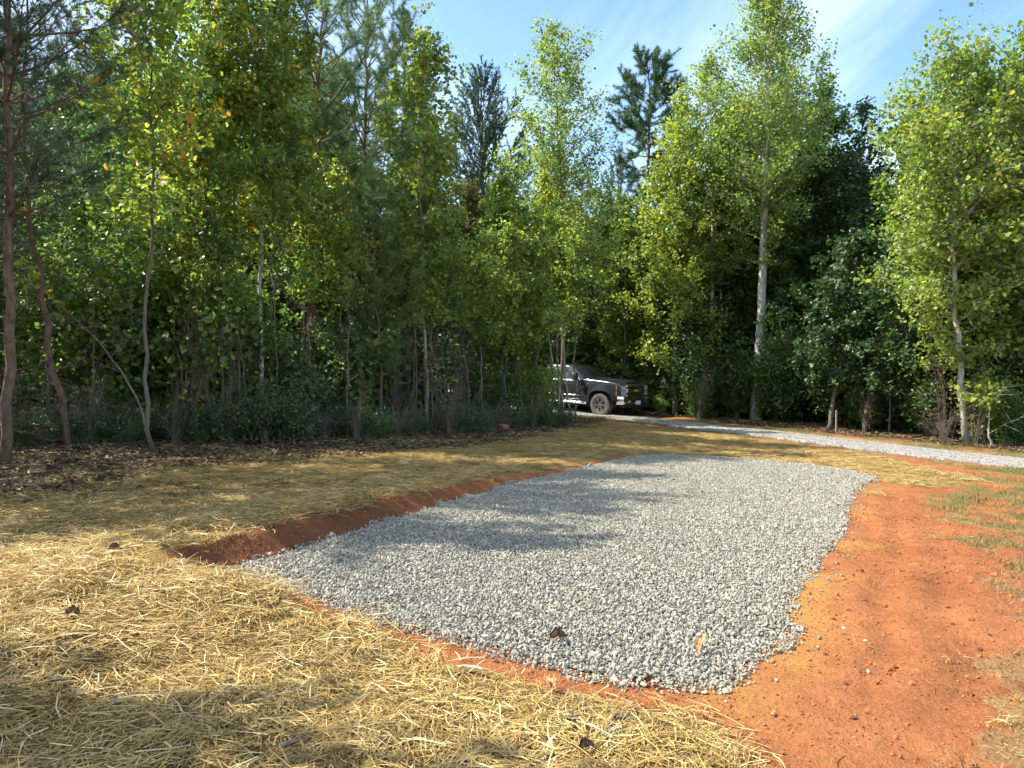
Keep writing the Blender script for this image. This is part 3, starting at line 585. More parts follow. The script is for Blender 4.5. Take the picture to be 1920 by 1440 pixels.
def broadleaf(seed, H=11, r0=.09, crown=(.3, 1.0), prof=((0, .6), (.3, 1), (.7, .8), (1, .15)), rad=1.6, nbr=46, lf=9000, size=.12, kind='broad', mat=None, bk=None, ctrl=None,
              tint=(.5, .2), upa=(.35, 1.1), wob=.012, lean=0.0, dead=8, jit=.10, k=7, lowleaf=0.0):
    """-> (trunk mesh, crown mesh)"""
    r = np.random.default_rng(seed); tb, cb = MB(), MB()
    T = trunk_path(r, H, ctrl, 22, wob, lean); tr = np.interp(np.linspace(0, 1, 22), [0, .03, .12, .5, 1], [r0 * 1.35, r0 * 1.12, r0, r0 * .68, r0 * .08])
    tb.tube(T, tr, k); pr = np.array(prof); LP, LO, LL = [], [], []
    ts = crown[0] + (crown[1] - crown[0]) * np.sort(r.random(nbr) ** 1.05); az = r.uniform(0, 6.28)
    for q, t in enumerate(ts):
        az += 2.4 + r.normal(0, .35); f = (t - crown[0]) / (crown[1] - crown[0])
        L = max(.12, rad * np.interp(f, pr[:, 0], pr[:, 1]) * r.uniform(.6, 1.12)); el = upa[0] + (upa[1] - upa[0]) * f + r.normal(0, .14)
        d = np.array([math.cos(az) * math.cos(el), math.sin(az) * math.cos(el), math.sin(el)]); s = np.linspace(0, 1, 6)[:, None]
        B = interp_path(T, np.array([t]))[0] + d * s * L / max(.45, math.cos(el) ** .5) + UP * (s ** 2) * L * r.uniform(-.12, .22) + r.normal(0, .03, (6, 3)) * L * s
        br = max(.006, min(r0 * .42, np.interp(t, np.linspace(0, 1, 22), tr) * .5, .012 * L + .006)); tb.tube(B, np.linspace(br, .003, 6), 4, cap=False)
        ns = int(3 + 3.2 * L); lump = r.normal(0, .09)
        nb = max(6, int(lf / nbr * L / (rad * .72))); bs = [B]; 
        for _ in range(ns):
            u = r.uniform(.15, .95); sd_ = unit(d + r.normal(size=3) * .75 + UP * .1); l2 = L * r.uniform(.22, .5); s2 = np.linspace(0, 1, 4)[:, None]
            Q = interp_path(B, np.array([u]))[0] + sd_ * l2 * s2 + r.normal(0, .03, (4, 3)) * l2 * s2; tb.tube(Q, [.005, .004, .003, .002], 3, cap=False); bs.append(Q)
        wgt = r.choice(len(bs), nb, p=np.array([.6] + [1.0] * ns) / (.6 + ns)); uu = r.uniform(.12, 1.02, nb)
        P = np.empty((nb, 3))
        for z in range(len(bs)):
            mk = wgt == z
            if mk.any(): P[mk] = interp_path(bs[z], uu[mk])
        P = P + r.normal(0, jit, (nb, 3)); LP.append(P); LO.append(np.repeat(unit(d)[None], nb, 0)); LL.append(np.full(nb, lump))
    for _ in range(dead):      # bare side twigs below the crown
        t = r.uniform(.06, crown[0] + .1); a = r.uniform(0, 6.28); L = r.uniform(.3, 1.1); s = np.linspace(0, 1, 5)[:, None]
        d = np.array([math.cos(a), math.sin(a), r.uniform(-.2, .7)]); B = interp_path(T, np.array([t]))[0] + d * L * s + r.normal(0, .05, (5, 3)) * s * L; tb.tube(B, np.linspace(.007, .002, 5), 3, cap=False)
        for _ in range(3):
            u = r.uniform(.3, .9); Q = interp_path(B, np.array([u]))[0] + unit(d + r.normal(size=3) * .8) * L * .4 * np.linspace(0, 1, 3)[:, None]; tb.tube(Q, [.004, .003, .0015], 3, cap=False)
    LP = np.concatenate(LP); LP[:, 2] = np.maximum(LP[:, 2], .05)
    leaves(cb, LP, np.concatenate(LO), size, r, kind, tint, lump=np.concatenate(LL))
    return tb.mesh('trunk', bk or B_GREY, True), cb.mesh('crown', mat or M_GREEN)
def conifer(seed, H=13, r0=.13, crown=(.3, 1.0), rad=2.2, prof=((0, .9), (.4, 1), (.8, .6), (1, .15)), whorls=22, per=4, L=.17, w=.0028, k=22, mat=None, bk=None, ctrl=None, el=(.15, .9), tuft=9, dead=26,
            wob=.01, tint=(.45, .2), lean=0.0, deadlen=(.5, 1.6), spread=.85, sweep=.3, lvar=(.55, 1.1)):
    r = np.random.default_rng(seed); tb, cb = MB(), MB(); T = trunk_path(r, H, ctrl, 22, wob, lean)
    tr = np.interp(np.linspace(0, 1, 22), [0, .04, .15, .6, 1], [r0 * 1.25, r0 * 1.08, r0, r0 * .6, r0 * .12]); tb.tube(T, tr, 9); pr = np.array(prof); P, D = [], []
    for wv in range(whorls):
        t = crown[0] + (crown[1] - crown[0]) * (wv + r.uniform(-.3, .3)) / max(1, whorls - 1); t = min(t, .995); f = np.clip((t - crown[0]) / (crown[1] - crown[0]), 0, 1); a0 = r.uniform(0, 6.28)
        for b in range(per):
            if r.random() < .12: continue
            a = a0 + b * 6.28 / per + r.normal(0, .3); l = rad * np.interp(f, pr[:, 0], pr[:, 1]) * r.uniform(*lvar); e = el[0] + (el[1] - el[0]) * f + r.normal(0, .12)
            d = np.array([math.cos(a) * math.cos(e), math.sin(a) * math.cos(e), math.sin(e)]); s = np.linspace(0, 1, 6)[:, None]
            B = interp_path(T, np.array([t]))[0] + d * l * s + UP * sweep * l * s ** 2 + r.normal(0, .02, (6, 3)) * l * s; tb.tube(B, np.linspace(max(.008, .011 * l + .004), .005, 6), 4, cap=False)
            for q in range(max(2, int(tuft * l / rad))):
                u = r.uniform(.3, 1.0); sd_ = unit(d + r.normal(size=3) * .6 + UP * .35); l2 = l * r.uniform(.1, .34); Q = interp_path(B, np.array([u]))[0] + sd_ * l2 * np.linspace(0, 1, 3)[:, None]
                tb.tube(Q, [.006, .005, .004], 3, cap=False); m_ = max(2, int(l2 / .09)); P.append(interp_path(Q, np.linspace(.25, 1, m_))); D.append(np.repeat(unit(sd_ + UP * .3)[None], m_, 0))
            P.append(interp_path(B, np.linspace(.6, 1, 4))); D.append(np.repeat(unit(d + UP * .3)[None], 4, 0))
    for _ in range(dead):
        t = r.uniform(.05, crown[0] + .15); a = r.uniform(0, 6.28); l = r.uniform(*deadlen); s = np.linspace(0, 1, 6)[:, None]; d = np.array([math.cos(a), math.sin(a), r.uniform(-.35, .35)])
        B = interp_path(T, np.array([t]))[0] + d * l * s + np.array([0, 0, -.12]) * l * s ** 2 + r.normal(0, .04, (6, 3)) * l * s; tb.tube(B, np.linspace(.010, .002, 6), 3, cap=False)
        for _ in range(5):
            u = r.uniform(.25, .95); Q = interp_path(B, np.array([u]))[0] + unit(d + r.normal(size=3) * .8) * l * r.uniform(.15, .4) * np.linspace(0, 1, 4)[:, None] + r.normal(0, .015, (4, 3)); tb.tube(Q, [.004, .003, .002, .001], 3, cap=False)
    needles(cb, np.concatenate(P), np.concatenate(D), k, L, w, r, tint, spread)
    return tb.mesh('trunk', bk or B_PINE, True), cb.mesh('crown', mat or M_NEEDLE)
def shrub(seed, H=2.2, rad=1.0, stems=9, lf=1600, size=.09, kind='broad', mat=None, bk=None, tint=(.5, .2), low=.25, jit=.12, tw=5):
    r = np.random.default_rng(seed); tb, cb = MB(), MB(); P, O = [], []
    for q in range(stems):
        a = r.uniform(0, 6.28); h = H * r.uniform(.6, 1.05); rr = rad * r.uniform(.1, .9); s = np.linspace(0, 1, 7)[:, None]; c = r.normal(0, .09, 2)
        B = np.column_stack([c[0] + math.cos(a) * rr * s ** 1.4, c[1] + math.sin(a) * rr * s ** 1.4, h * s]) + r.normal(0, .03, (7, 3)) * s * H * .5; B[0, 2] = -.05
        tb.tube(B, np.linspace(.011, .003, 7), 4, cap=False); bs = [B]
        for _ in range(tw):
            u = r.uniform(.2, .95); d = unit(np.array([math.cos(a), math.sin(a), .4]) + r.normal(size=3) * .8); l = r.uniform(.2, .5) * rad; Q = interp_path(B, np.array([u]))[0] + d * l * np.linspace(0, 1, 4)[:, None] + r.normal(0, .02, (4, 3)); tb.tube(Q, [.005, .004, .003, .0015], 3, cap=False); bs.append(Q)
        nb = lf // stems
        if nb:
            w_ = r.integers(0, len(bs), nb); u = r.uniform(.15, 1.02, nb); p = np.empty((nb, 3))
            for z in range(len(bs)):
                mk = w_ == z
                if mk.any(): p[mk] = interp_path(bs[z], np.maximum(u[mk], low) if z == 0 else u[mk])
            p = p + r.normal(0, jit, (nb, 3)); P.append(p); O.append(np.repeat(np.array([[math.cos(a), math.sin(a), .3]]), nb, 0))
    tm = tb.mesh('stem', bk or B_TWIG, True)
    if not P: return tm, None
    P = np.concatenate(P); P[:, 2] = np.maximum(P[:, 2], .03); leaves(cb, P, np.concatenate(O), size, r, kind, tint)
    return tm, cb.mesh('foliage', mat or M_GREEN)
_used = {}
def plant(name, meshes, loc, label, cat, s=1.0, rz=0.0, group=None, sz=None, parts=('trunk', 'crown')):
    t = thing(name, label, cat, (loc[0], loc[1], loc[2] - .02), rz, group); t.scale = (s, s, sz or s)
    for nm, me in zip(parts, meshes):
        if me is not None: link(nm, me, t)
    return t
def ctrl_px(pts_px, d):
    """trunk line seen in the photo, set out at its own distance d -> (height fraction, sideways offset)"""
    P = np.array([((px - CX) / F * d, EYE - (py - HY) / F * d) for px, py in pts_px]); P[:, 0] -= P[0, 0]; z0 = P[0, 1]; H = P[-1, 1] - z0
    return H, [((p[1] - z0) / H, p[0]) for p in P]
def H_of(py_top, d, base): return (HY - py_top) / F * d + EYE - base[2]
# ------------------------------------------------------------------ the wood: trees that can be told apart in the photograph
BP = 'broadleaf tree'
def hero(maker, name, label, cat, base, trace=None, d=None, top=None, **kw):
    """base: photo pixel of the foot (or (px, depth) with d given)"""
    b = ground_pt(base[0], d) if d else at(*base); dd = b[1]
    if trace: kw['H'], kw['ctrl'] = ctrl_px([(base[0] if not d else base[0], HY + (EYE - b[2]) * F / dd)] + trace, dd)
    elif top is not None: kw['H'] = H_of(top, dd, b)
    return plant(name, maker(**kw), b, label, cat), b
POPP = ((0, .5), (.1, .85), (.28, 1), (.5, .88), (.72, .6), (.88, .35), (1, .06))
# right of the truck, along the driveway
hero(broadleaf, 'tulip_poplar_tree', 'tallest tree, tulip poplar with thick pale grey trunk beside the driveway', 'tree', (1417,789), [(1421,700),(1428,500),(1433,300),(1440,60),(1450,-70)],
     seed=1, r0=.19, crown=(.33,1), prof=((0,.3),(.1,.6),(.25,.95),(.42,.9),(.7,.6),(.88,.34),(1,.06)), rad=3.2, nbr=160, lf=34000, size=.095, kind='broad', mat=M_POPLAR, bk=B_PALE, tint=(.42,.17), upa=(.45,1.0), dead=3, jit=.14, k=12)
hero(broadleaf, 'tulip_poplar_tree', 'slender poplar with straight grey trunk between the truck and the tallest tree', 'tree', (1336,781), [(1336,600),(1333,400),(1328,250),(1326,115)],
     seed=2, r0=.095, crown=(.36,1), prof=POPP, rad=2.7, nbr=120, lf=21000, size=.095, kind='broad', mat=M_POPLAR, bk=B_PALE, tint=(.56,.18), upa=(.3,1.0), dead=4, jit=.13)
hero(broadleaf, 'young_tree', 'thin pale stem curving up close beside the slender poplar', 'tree', (1343,781), [(1352,700),(1350,560),(1356,430),(1362,330)],
     seed=3, r0=.038, crown=(.5,1), prof=POPP, rad=1.1, nbr=26, lf=2600, size=.11, mat=M_GREEN, bk=B_PALE, dead=3)
hero(broadleaf, 'maple_tree', 'small leaning tree with dark starry leaves behind the wooden stake', 'tree', (1554,808), [(1562,740),(1572,690),(1590,600),(1610,470)],
     seed=4, r0=.075, crown=(.22,1), prof=((0,.5),(.25,1),(.6,1),(.85,.7),(1,.25)), rad=1.75, nbr=55, lf=9000, size=.12, kind='lobed', mat=M_DARK, bk=B_GREY, tint=(.6,.22), upa=(.0,.9), dead=3)
b8 = hero(broadleaf, 'tulip_poplar_tree', 'yellow-green poplar with crooked trunk wrapped in dead vines', 'tree', (1812,832), [(1803,760),(1793,640),(1786,500),(1788,330),(1800,118)],
     seed=5, r0=.085, crown=(.22,1), prof=((0,.35),(.12,.75),(.35,1),(.65,.98),(.85,.72),(.95,.5),(1,.25)), rad=2.2, nbr=130, lf=23000, size=.09, kind='lobed', mat=M_POPLAR, bk=B_PALE, tint=(.52,.2), upa=(.05,.8), dead=26, jit=.13)[1]
hero(broadleaf, 'tulip_poplar_tree', 'leafy poplar cut off by the edge of the picture beyond the vine-wrapped poplar', 'tree', (1925,845), d=21.5, top=95,
     seed=6, r0=.10, crown=(.18,1), prof=((0,.4),(.2,1),(.7,.95),(1,.3)), rad=2.2, nbr=85, lf=15000, size=.11, kind='broad', mat=M_POPLAR, bk=B_GREY, tint=(.5,.2), upa=(.05,.85), dead=8, jit=.13)
hero(broadleaf, 'sweetgum_tree', 'sparse-topped tree filling the dip in the skyline beside the vine-wrapped poplar', 'tree', (1700,800), d=27.5, top=225,
     seed=7, r0=.07, crown=(.25,1), prof=POPP, rad=1.5, nbr=50, lf=5500, size=.12, kind='lobed', mat=M_GREEN, bk=B_GREY, tint=(.6,.2), dead=6)
hero(broadleaf, 'oak_tree', 'dark green tree with pointed top behind the small leaning maple', 'tree', (1625,790), d=31, top=195,
     seed=8, r0=.12, crown=(.12,1), prof=((0,.7),(.3,1),(.6,.85),(.85,.45),(1,.1)), rad=2.6, nbr=85, lf=14500, size=.125, kind='broad', mat=M_DARK, bk=B_GREY, tint=(.55,.22), upa=(.1,1.0), dead=8)
hero(broadleaf, 'oak_tree', 'dark tree close behind the crown of the tallest tree', 'tree', (1535,790), d=33, top=110,
     seed=9, r0=.12, crown=(.12,1), prof=POPP, rad=2.5, nbr=80, lf=13500, size=.125, mat=M_GREEN, bk=B_GREY, tint=(.4,.2), dead=8)
hero(broadleaf, 'young_tree', 'pale crooked stem in the dark wood just behind the thick pale trunk', 'tree', (1470,790), d=31, trace=[(1470,700),(1463,600),(1462,520),(1480,400)],
     seed=10, r0=.06, crown=(.5,1), prof=POPP, rad=1.3, nbr=28, lf=3000, size=.12, mat=M_GREEN, bk=B_PALE, dead=6)
hero(broadleaf, 'young_tree', 'second pale stem in the dark wood behind the thick trunk', 'tree', (1487,790), d=32, trace=[(1482,700),(1478,600),(1480,430)],
     seed=11, r0=.05, crown=(.5,1), prof=POPP, rad=1.3, nbr=28, lf=3000, size=.12, mat=M_GREEN, bk=B_PALE, dead=6)
hero(broadleaf, 'young_tree', 'thin grey stem in the gap between truck and slender poplar', 'tree', (1277,776), trace=[(1275,700),(1268,600),(1262,420)],
     seed=12, r0=.05, crown=(.35,1), prof=POPP, rad=1.3, nbr=40, lf=5200, size=.12, kind='lobed', mat=M_POPLAR, bk=B_GREY, tint=(.5,.2), dead=8)
hero(broadleaf, 'young_tree', 'spindly yellowing sapling hung with dead vines between maple and vine-wrapped poplar', 'tree', (1668,812), d=24.5, trace=[(1670,730),(1668,660),(1672,610)],
     seed=13, r0=.035, crown=(.55,1), prof=((0,.6),(.5,1),(1,.5)), rad=.6, nbr=22, lf=900, size=.10, mat=M_AUTUMN, bk=B_GREY, tint=(0.50,.15), dead=14)
hero(broadleaf, 'young_tree', 'white crooked bare sapling at the foot of the vine-wrapped poplar', 'tree', (1862,838), trace=[(1852,812),(1856,770),(1852,740)],
     seed=14, r0=.028, crown=(.75,1), prof=((0,.8),(1,.5)), rad=.8, nbr=14, lf=420, size=.11, kind='lobed', mat=M_POPLAR, bk=B_PALE, tint=(.6,.2), dead=5)
# behind the truck
hero(broadleaf, 'tulip_poplar_tree', 'airy poplar with open pointed top rising above the truck cab', 'tree', (1052,781), [(1054,640),(1056,450),(1052,300),(1040,150),(1038,50)],
     seed=15, r0=.075, crown=(.26,1), prof=((0,.6),(.2,.95),(.4,1),(.6,.92),(.78,.7),(.9,.42),(1,.05)), rad=2.5, nbr=130, lf=17500, size=.092, kind='broad', mat=M_POPLAR, bk=B_GREY, tint=(.54,.2), upa=(.15,.9), dead=5, jit=.13)
hero(broadleaf, 'tulip_poplar_tree', 'bushy poplar behind the truck bonnet below the lone pine', 'tree', (1265,780), d=32, top=185,
     seed=16, r0=.09, crown=(.1,1), prof=POPP, rad=2.3, nbr=80, lf=15000, size=.11, kind='broad', mat=M_POPLAR, bk=B_GREY, tint=(.55,.2), jit=.13)
hero(conifer, 'loblolly_pine_tree', 'lone tall dark pine standing above the wood against the sky', 'tree', (1213,700), d=46, trace=[(1213,500),(1216,300),(1218,112)],
     seed=17, r0=.2, crown=(.62,.96), rad=2.9, prof=((0,.45),(.22,.9),(.5,1),(.78,.85),(1,.5)), whorls=12, per=7, L=.25, w=.011, k=18, mat=M_NEEDLE, el=(-.1,.95), sweep=.1, tuft=17, lvar=(.75,1.02), spread=1.5, dead=4, tint=(.12,.15))
hero(conifer, 'virginia_pine_tree', 'dark blue-green conifer with upturned spiky tips', 'tree', (902,700), d=36, trace=[(905,500),(904,300),(903,148)],
     seed=18, r0=.15, crown=(.1,1), rad=2.7, prof=((0,1),(.5,1),(.75,.74),(.9,.45),(1,.2)), whorls=38, per=6, L=.17, w=.018, k=8, mat=M_NEEDLE_D, el=(.0,1.0), tuft=20, dead=4, tint=(.5,.2), sweep=.55, spread=.7)
hero(conifer, 'pine_tree', 'dark pine top just below the lone tall pine', 'tree', (1160,700), d=42, top=300, seed=19, r0=.13, crown=(.3,1), rad=2.2, whorls=22, per=5, L=.2, w=.006, k=22, mat=M_NEEDLE_D, tuft=12)
# thin stems standing in front of the truck
for k_, (bx, by, tr, r0, lab, bk, lf, cr) in enumerate([
    (1034, 786, [(1033,700),(1030,600),(1024,450),(1020,330)], .050, 'thick grey sapling trunk crossing the rear door of the truck', B_GREY, 4200, .42),
    (1060, 788, [(1052,730),(1040,690),(1022,600),(1008,480)], .026, 'bent bare sapling leaning across the truck door', B_PALE, 900, .5),
    (1072, 786, [(1064,740),(1058,690),(1052,560),(1050,400)], .030, 'leaning pale sapling by the truck mirror', B_PALE, 1500, .5),
    (1079, 790, [(1078,720),(1077,640),(1076,520),(1080,400)], .026, 'straight thin sapling just behind the truck front wheel', B_GREY, 1700, .42),
    (1046, 784, [(1047,700),(1045,620),(1040,430)], .030, 'straight dark sapling between the two truck doors', B_GREY, 2000, .45)]):
    hero(broadleaf, 'young_tree', lab, 'tree', (bx, by), tr, seed=30 + k_, r0=r0, crown=(cr, 1), prof=POPP, rad=.85, nbr=30, lf=int(lf*1.4), size=.09, mat=M_POPLAR, bk=bk, tint=(.55, .22), dead=9)
# the dark side of the wood
hero(conifer, 'pine_tree', 'reddish pine trunk at the very edge of the picture, straight and thick', 'tree', (10,872), [(22,700),(26,500),(20,250),(16,0),(12,-420)],
     seed=40, r0=.072, crown=(.36,1), rad=2.1, prof=((0,.8),(.3,1),(.8,.7),(1,.2)), whorls=20, per=5, L=.19, w=.003, k=15, mat=M_NEEDLE_D, tuft=17, dead=34, tint=(.45,.2))
hero(conifer, 'pine_tree', 'crooked thin reddish pine curving towards the edge pine', 'tree', (128,838), [(122,770),(105,690),(85,600),(76,500),(55,400),(45,200),(60,0),(70,-150)],
     seed=41, r0=.056, crown=(.5,1), rad=1.6, whorls=14, per=4, L=.18, w=.003, k=18, mat=M_NEEDLE_D, tuft=9, dead=30, tint=(.45,.2), wob=0)
hero(conifer, 'pine_tree', 'dark reddish pine half hidden behind the edge pine', 'tree', (-8,800), d=16.5, top=60, seed=42, r0=.08, crown=(.4,1), rad=1.8, whorls=20, per=5, L=.19, w=.003, k=18, mat=M_NEEDLE_D, tuft=10, dead=30)
hero(broadleaf, 'maple_tree', 'slim grey maple with a kink at its foot at the straw edge', 'tree', (288,848), [(284,810),(270,740),(273,600),(284,480),(294,380),(289,180),(284,0),(282,-120)],
     seed=43, r0=.036, crown=(.42,1), prof=((0,.5),(.3,1),(.7,.9),(1,.3)), rad=1.35, nbr=60, lf=5600, size=.09, kind='lobed', mat=M_AUTUMN, bk=B_GREY, tint=(0.48,.2), dead=10, wob=0)
hero(broadleaf, 'leaning_sapling_tree', 'long bare stem leaning steeply from the kinked maple to the edge pine', 'tree', (281,842), [(268,765),(235,705),(190,640),(120,575),(60,530),(15,490)],
     seed=44, r0=.022, crown=(.8,1), prof=((0,.6),(1,.5)), rad=.5, nbr=10, lf=160, size=.10, kind='lobed', mat=M_AUTUMN, bk=B_TWIG, tint=(0.70,.1), dead=8, wob=0)
hero(broadleaf, 'maple_tree', 'straight grey trunk topped with yellow leaves in the dark thicket', 'tree', (489,815), d=17, trace=[(488,745),(491,600),(491,480),(488,300),(492,100),(490,-60)],
     seed=45, r0=.052, crown=(.5,1), prof=((0,.5),(.3,1),(.7,.9),(1,.3)), rad=1.5, nbr=65, lf=6000, size=.09, kind='lobed', mat=M_AUTUMN, bk=B_PALE, tint=(0.48,.2), dead=12, wob=0)
hero(broadleaf, 'maple_tree', 'thinner grey trunk just beside the straight yellow-topped one', 'tree', (508,815), d=17.4, trace=[(509,700),(511,560),(512,430),(520,200),(530,-20)],
     seed=46, r0=.034, crown=(.5,1), prof=((0,.5),(.3,1),(.7,.9),(1,.3)), rad=1.2, nbr=50, lf=4000, size=.09, kind='lobed', mat=M_AUTUMN, bk=B_GREY, tint=(0.50,.2), dead=12, wob=0)
hero(broadleaf, 'maple_tree', 'wavy grey sapling with orange-spotted top among the yellow maples', 'tree', (455,820), d=16.6, trace=[(450,700),(444,560),(440,430),(432,250),(428,60),(425,-80)],
     seed=47, r0=.030, crown=(.42,1), prof=((0,.5),(.3,1),(.7,.9),(1,.3)), rad=1.3, nbr=55, lf=5000, size=.09, kind='lobed', mat=M_AUTUMN, bk=B_GREY, tint=(0.52,.22), dead=12, wob=0)
hero(broadleaf, 'maple_tree', 'leafy maple sapling between the kinked maple and the orange-spotted one', 'tree', (385,825), d=16.2, trace=[(392,700),(396,560),(392,420),(380,240),(372,60),(366,-90)],
     seed=48, r0=.030, crown=(.36,1), prof=((0,.5),(.3,1),(.7,.9),(1,.3)), rad=1.4, nbr=60, lf=5600, size=.09, kind='lobed', mat=M_AUTUMN, bk=B_GREY, tint=(0.45,.2), dead=10, wob=0)
hero(conifer, 'pine_tree', 'knotty dark pine with fresh green needles behind the yellow maples', 'tree', (584,800), d=18.5, trace=[(584,700),(588,500),(588,300),(592,200),(610,0),(620,-120)],
     seed=49, r0=.075, crown=(.42,1), rad=2.1, whorls=18, per=5, L=.22, w=.0044, k=22, mat=M_NEEDLE, tuft=12, dead=34, tint=(.6,.22), wob=0)
hero(conifer, 'pine_tree', 'bright green feathery pine reaching into the sky gap', 'tree', (690,800), d=20.5, trace=[(690,600),(692,400),(684,200),(690,0),(700,-60)],
     seed=50, r0=.085, crown=(.35,1), rad=2.0, prof=((0,.8),(.4,1),(.75,.8),(1,.3)), whorls=19, per=5, L=.22, w=.0046, k=22, mat=M_NEEDLE, tuft=12, dead=26, tint=(.65,.22), wob=0)
hero(conifer, 'pine_tree', 'thin-topped pine poking up beside the sky gap', 'tree', (757,800), d=25, top=35, seed=51, r0=.085, crown=(.4,1), rad=1.5, whorls=24, per=5, L=.2, w=.006, k=24, mat=M_NEEDLE, tuft=12, tint=(.45,.2))
hero(conifer, 'pine_tree', 'young pale green pine low in the thicket beside the twin grey stems', 'tree', (712,800), d=19, trace=[(714,700),(708,600),(700,440),(696,330)],
     seed=52, r0=.04, crown=(.25,1), rad=1.1, whorls=16, per=4, L=.19, w=.0034, k=26, mat=M_NEEDLE, tuft=8, dead=10, tint=(.75,.2), wob=0)
hero(broadleaf, 'sweetgum_tree', 'yellowing sweetgum with twin grey stems, its top next to the dark conifer', 'tree', (803,806), [(798,700),(793,560),(790,420),(792,260),(800,85)],
     seed=53, r0=.050, crown=(.3,1), prof=((0,.5),(.25,.9),(.5,1),(.75,.75),(.9,.45),(1,.12)), rad=1.55, nbr=80, lf=10500, size=.09, kind='lobed', mat=M_AUTUMN, bk=B_PALE, tint=(0.45,.2), dead=14, wob=0)
hero(broadleaf, 'sweetgum_tree', 'second stem of the twin grey pair before the dark conifer', 'tree', (812,800), [(810,700),(806,560),(806,440),(815,280)],
     seed=54, r0=.036, crown=(.4,1), prof=POPP, rad=1.1, nbr=40, lf=5000, size=.09, kind='lobed', mat=M_AUTUMN, bk=B_GREY, tint=(0.45,.2), dead=10, wob=0)
hero(broadleaf, 'leaning_sapling_tree', 'grey sapling leaning across the thicket beside the twin stems', 'tree', (862,790), d=21.5, trace=[(856,720),(842,620),(822,530),(808,440),(800,330)],
     seed=55, r0=.032, crown=(.5,1), prof=POPP, rad=.9, nbr=30, lf=2000, size=.11, mat=M_POPLAR, bk=B_GREY, dead=10, wob=0)
hero(broadleaf, 'sourwood_tree', 'small tree with reddish autumn leaves in the middle of the wood', 'tree', (882,775), d=26, top=345,
     seed=56, r0=.05, crown=(.4,1), prof=POPP, rad=1.15, nbr=45, lf=3800, size=.11, mat=M_RED, bk=B_GREY, tint=(.18,.25), dead=6)
hero(broadleaf, 'sweetgum_tree', 'mid green tree standing in front of the dark conifer', 'tree', (935,778), d=25, top=330,
     seed=57, r0=.06, crown=(.2,1), prof=POPP, rad=1.6, nbr=65, lf=12000, size=.095, kind='lobed', mat=M_POPLAR, bk=B_GREY, tint=(.45,.2), dead=8)
# thin stems along the dark edge, each told by its neighbour
for k_, (px, d, tp, r0, lab, lf, cr) in enumerate([
    (330, 15.8, 130, .020, 'thin sapling one step behind the kinked maple', 2200, .4),
    (560, 17.6, 240, .022, 'thin twiggy sapling close before the knotty pine', 1800, .45),
    (632, 18.6, 330, .024, 'bare-stemmed sapling between the knotty pine and the feathery pine', 2200, .45),
    (655, 19.5, 300, .020, 'very thin stem at the foot of the feathery pine', 1600, .5),
    (735, 20.0, 380, .022, 'wispy stem between the young pale pine and the twin stems', 1600, .45),
    (768, 20.8, 300, .024, 'dark thin sapling hugging the twin grey stems', 1800, .45),
    (905, 22.5, 420, .024, 'thin stem under the red-leaved tree', 2000, .4),
    (948, 23.5, 430, .024, 'thin stem in front of the truck bed', 2200, .38),
    (978, 24.0, 400, .026, 'twin-topped sapling hiding the truck bed', 2600, .35),
    (1002, 24.5, 390, .024, 'leafy sapling touching the rear of the truck cab', 2600, .35)]):
    b = ground_pt(px, d); plant('young_tree', broadleaf(seed=70 + k_, H=H_of(tp, d, b), r0=r0, crown=(cr, 1), prof=POPP, rad=.95, nbr=34, lf=int(lf*1.6), size=.085, mat=M_POPLAR if px > 700 else M_AUTUMN, bk=B_GREY, tint=(.5, .2), dead=14, lean=.03), b, lab, 'tree')

# ------------------------------------------------------------------ shrubs and thicket at the wood's edge
SH = {'leafy': shrub(201, 2.6, 1.15, 13, 4200, .072, 'lobed', M_GREEN, tint=(.62, .2), low=.5), 'dark': shrub(202, 2.2, 1.2, 13, 4600, .068, 'broad', M_DARK, tint=(.6, .22)),
      'green': shrub(203, 2.4, 1.2, 13, 4600, .068, 'broad', M_GREEN, tint=(.5, .22)), 'low': shrub(204, 1.0, .8, 16, 2200, .055, 'oval', M_DARK, tint=(.6, .22), low=.1, jit=.07),
      'bare': shrub(205, 2.9, 1.2, 14, 90, .08, 'broad', M_RED, tint=(.4, .3), tw=9), 'bare2': shrub(206, 3.4, .9, 9, 160, .085, 'lobed', M_AUTUMN, tint=(.6, .3), tw=8),
      'lit': shrub(207, 1.7, .9, 9, 1900, .08, 'broad', M_POPLAR, tint=(.5, .2)), 'twig': shrub(208, 1.5, 1.3, 20, 0, .1, tw=9)}
def bush(kind, px, d, label, s=1.0, name='shrub', group=None, rz=None):
    r_ = rng.uniform(0, 6.28) if rz is None else rz
    return plant(name, SH[kind], ground_pt(px, d), label, 'shrub', s, r_, group, parts=('stem', 'foliage'))
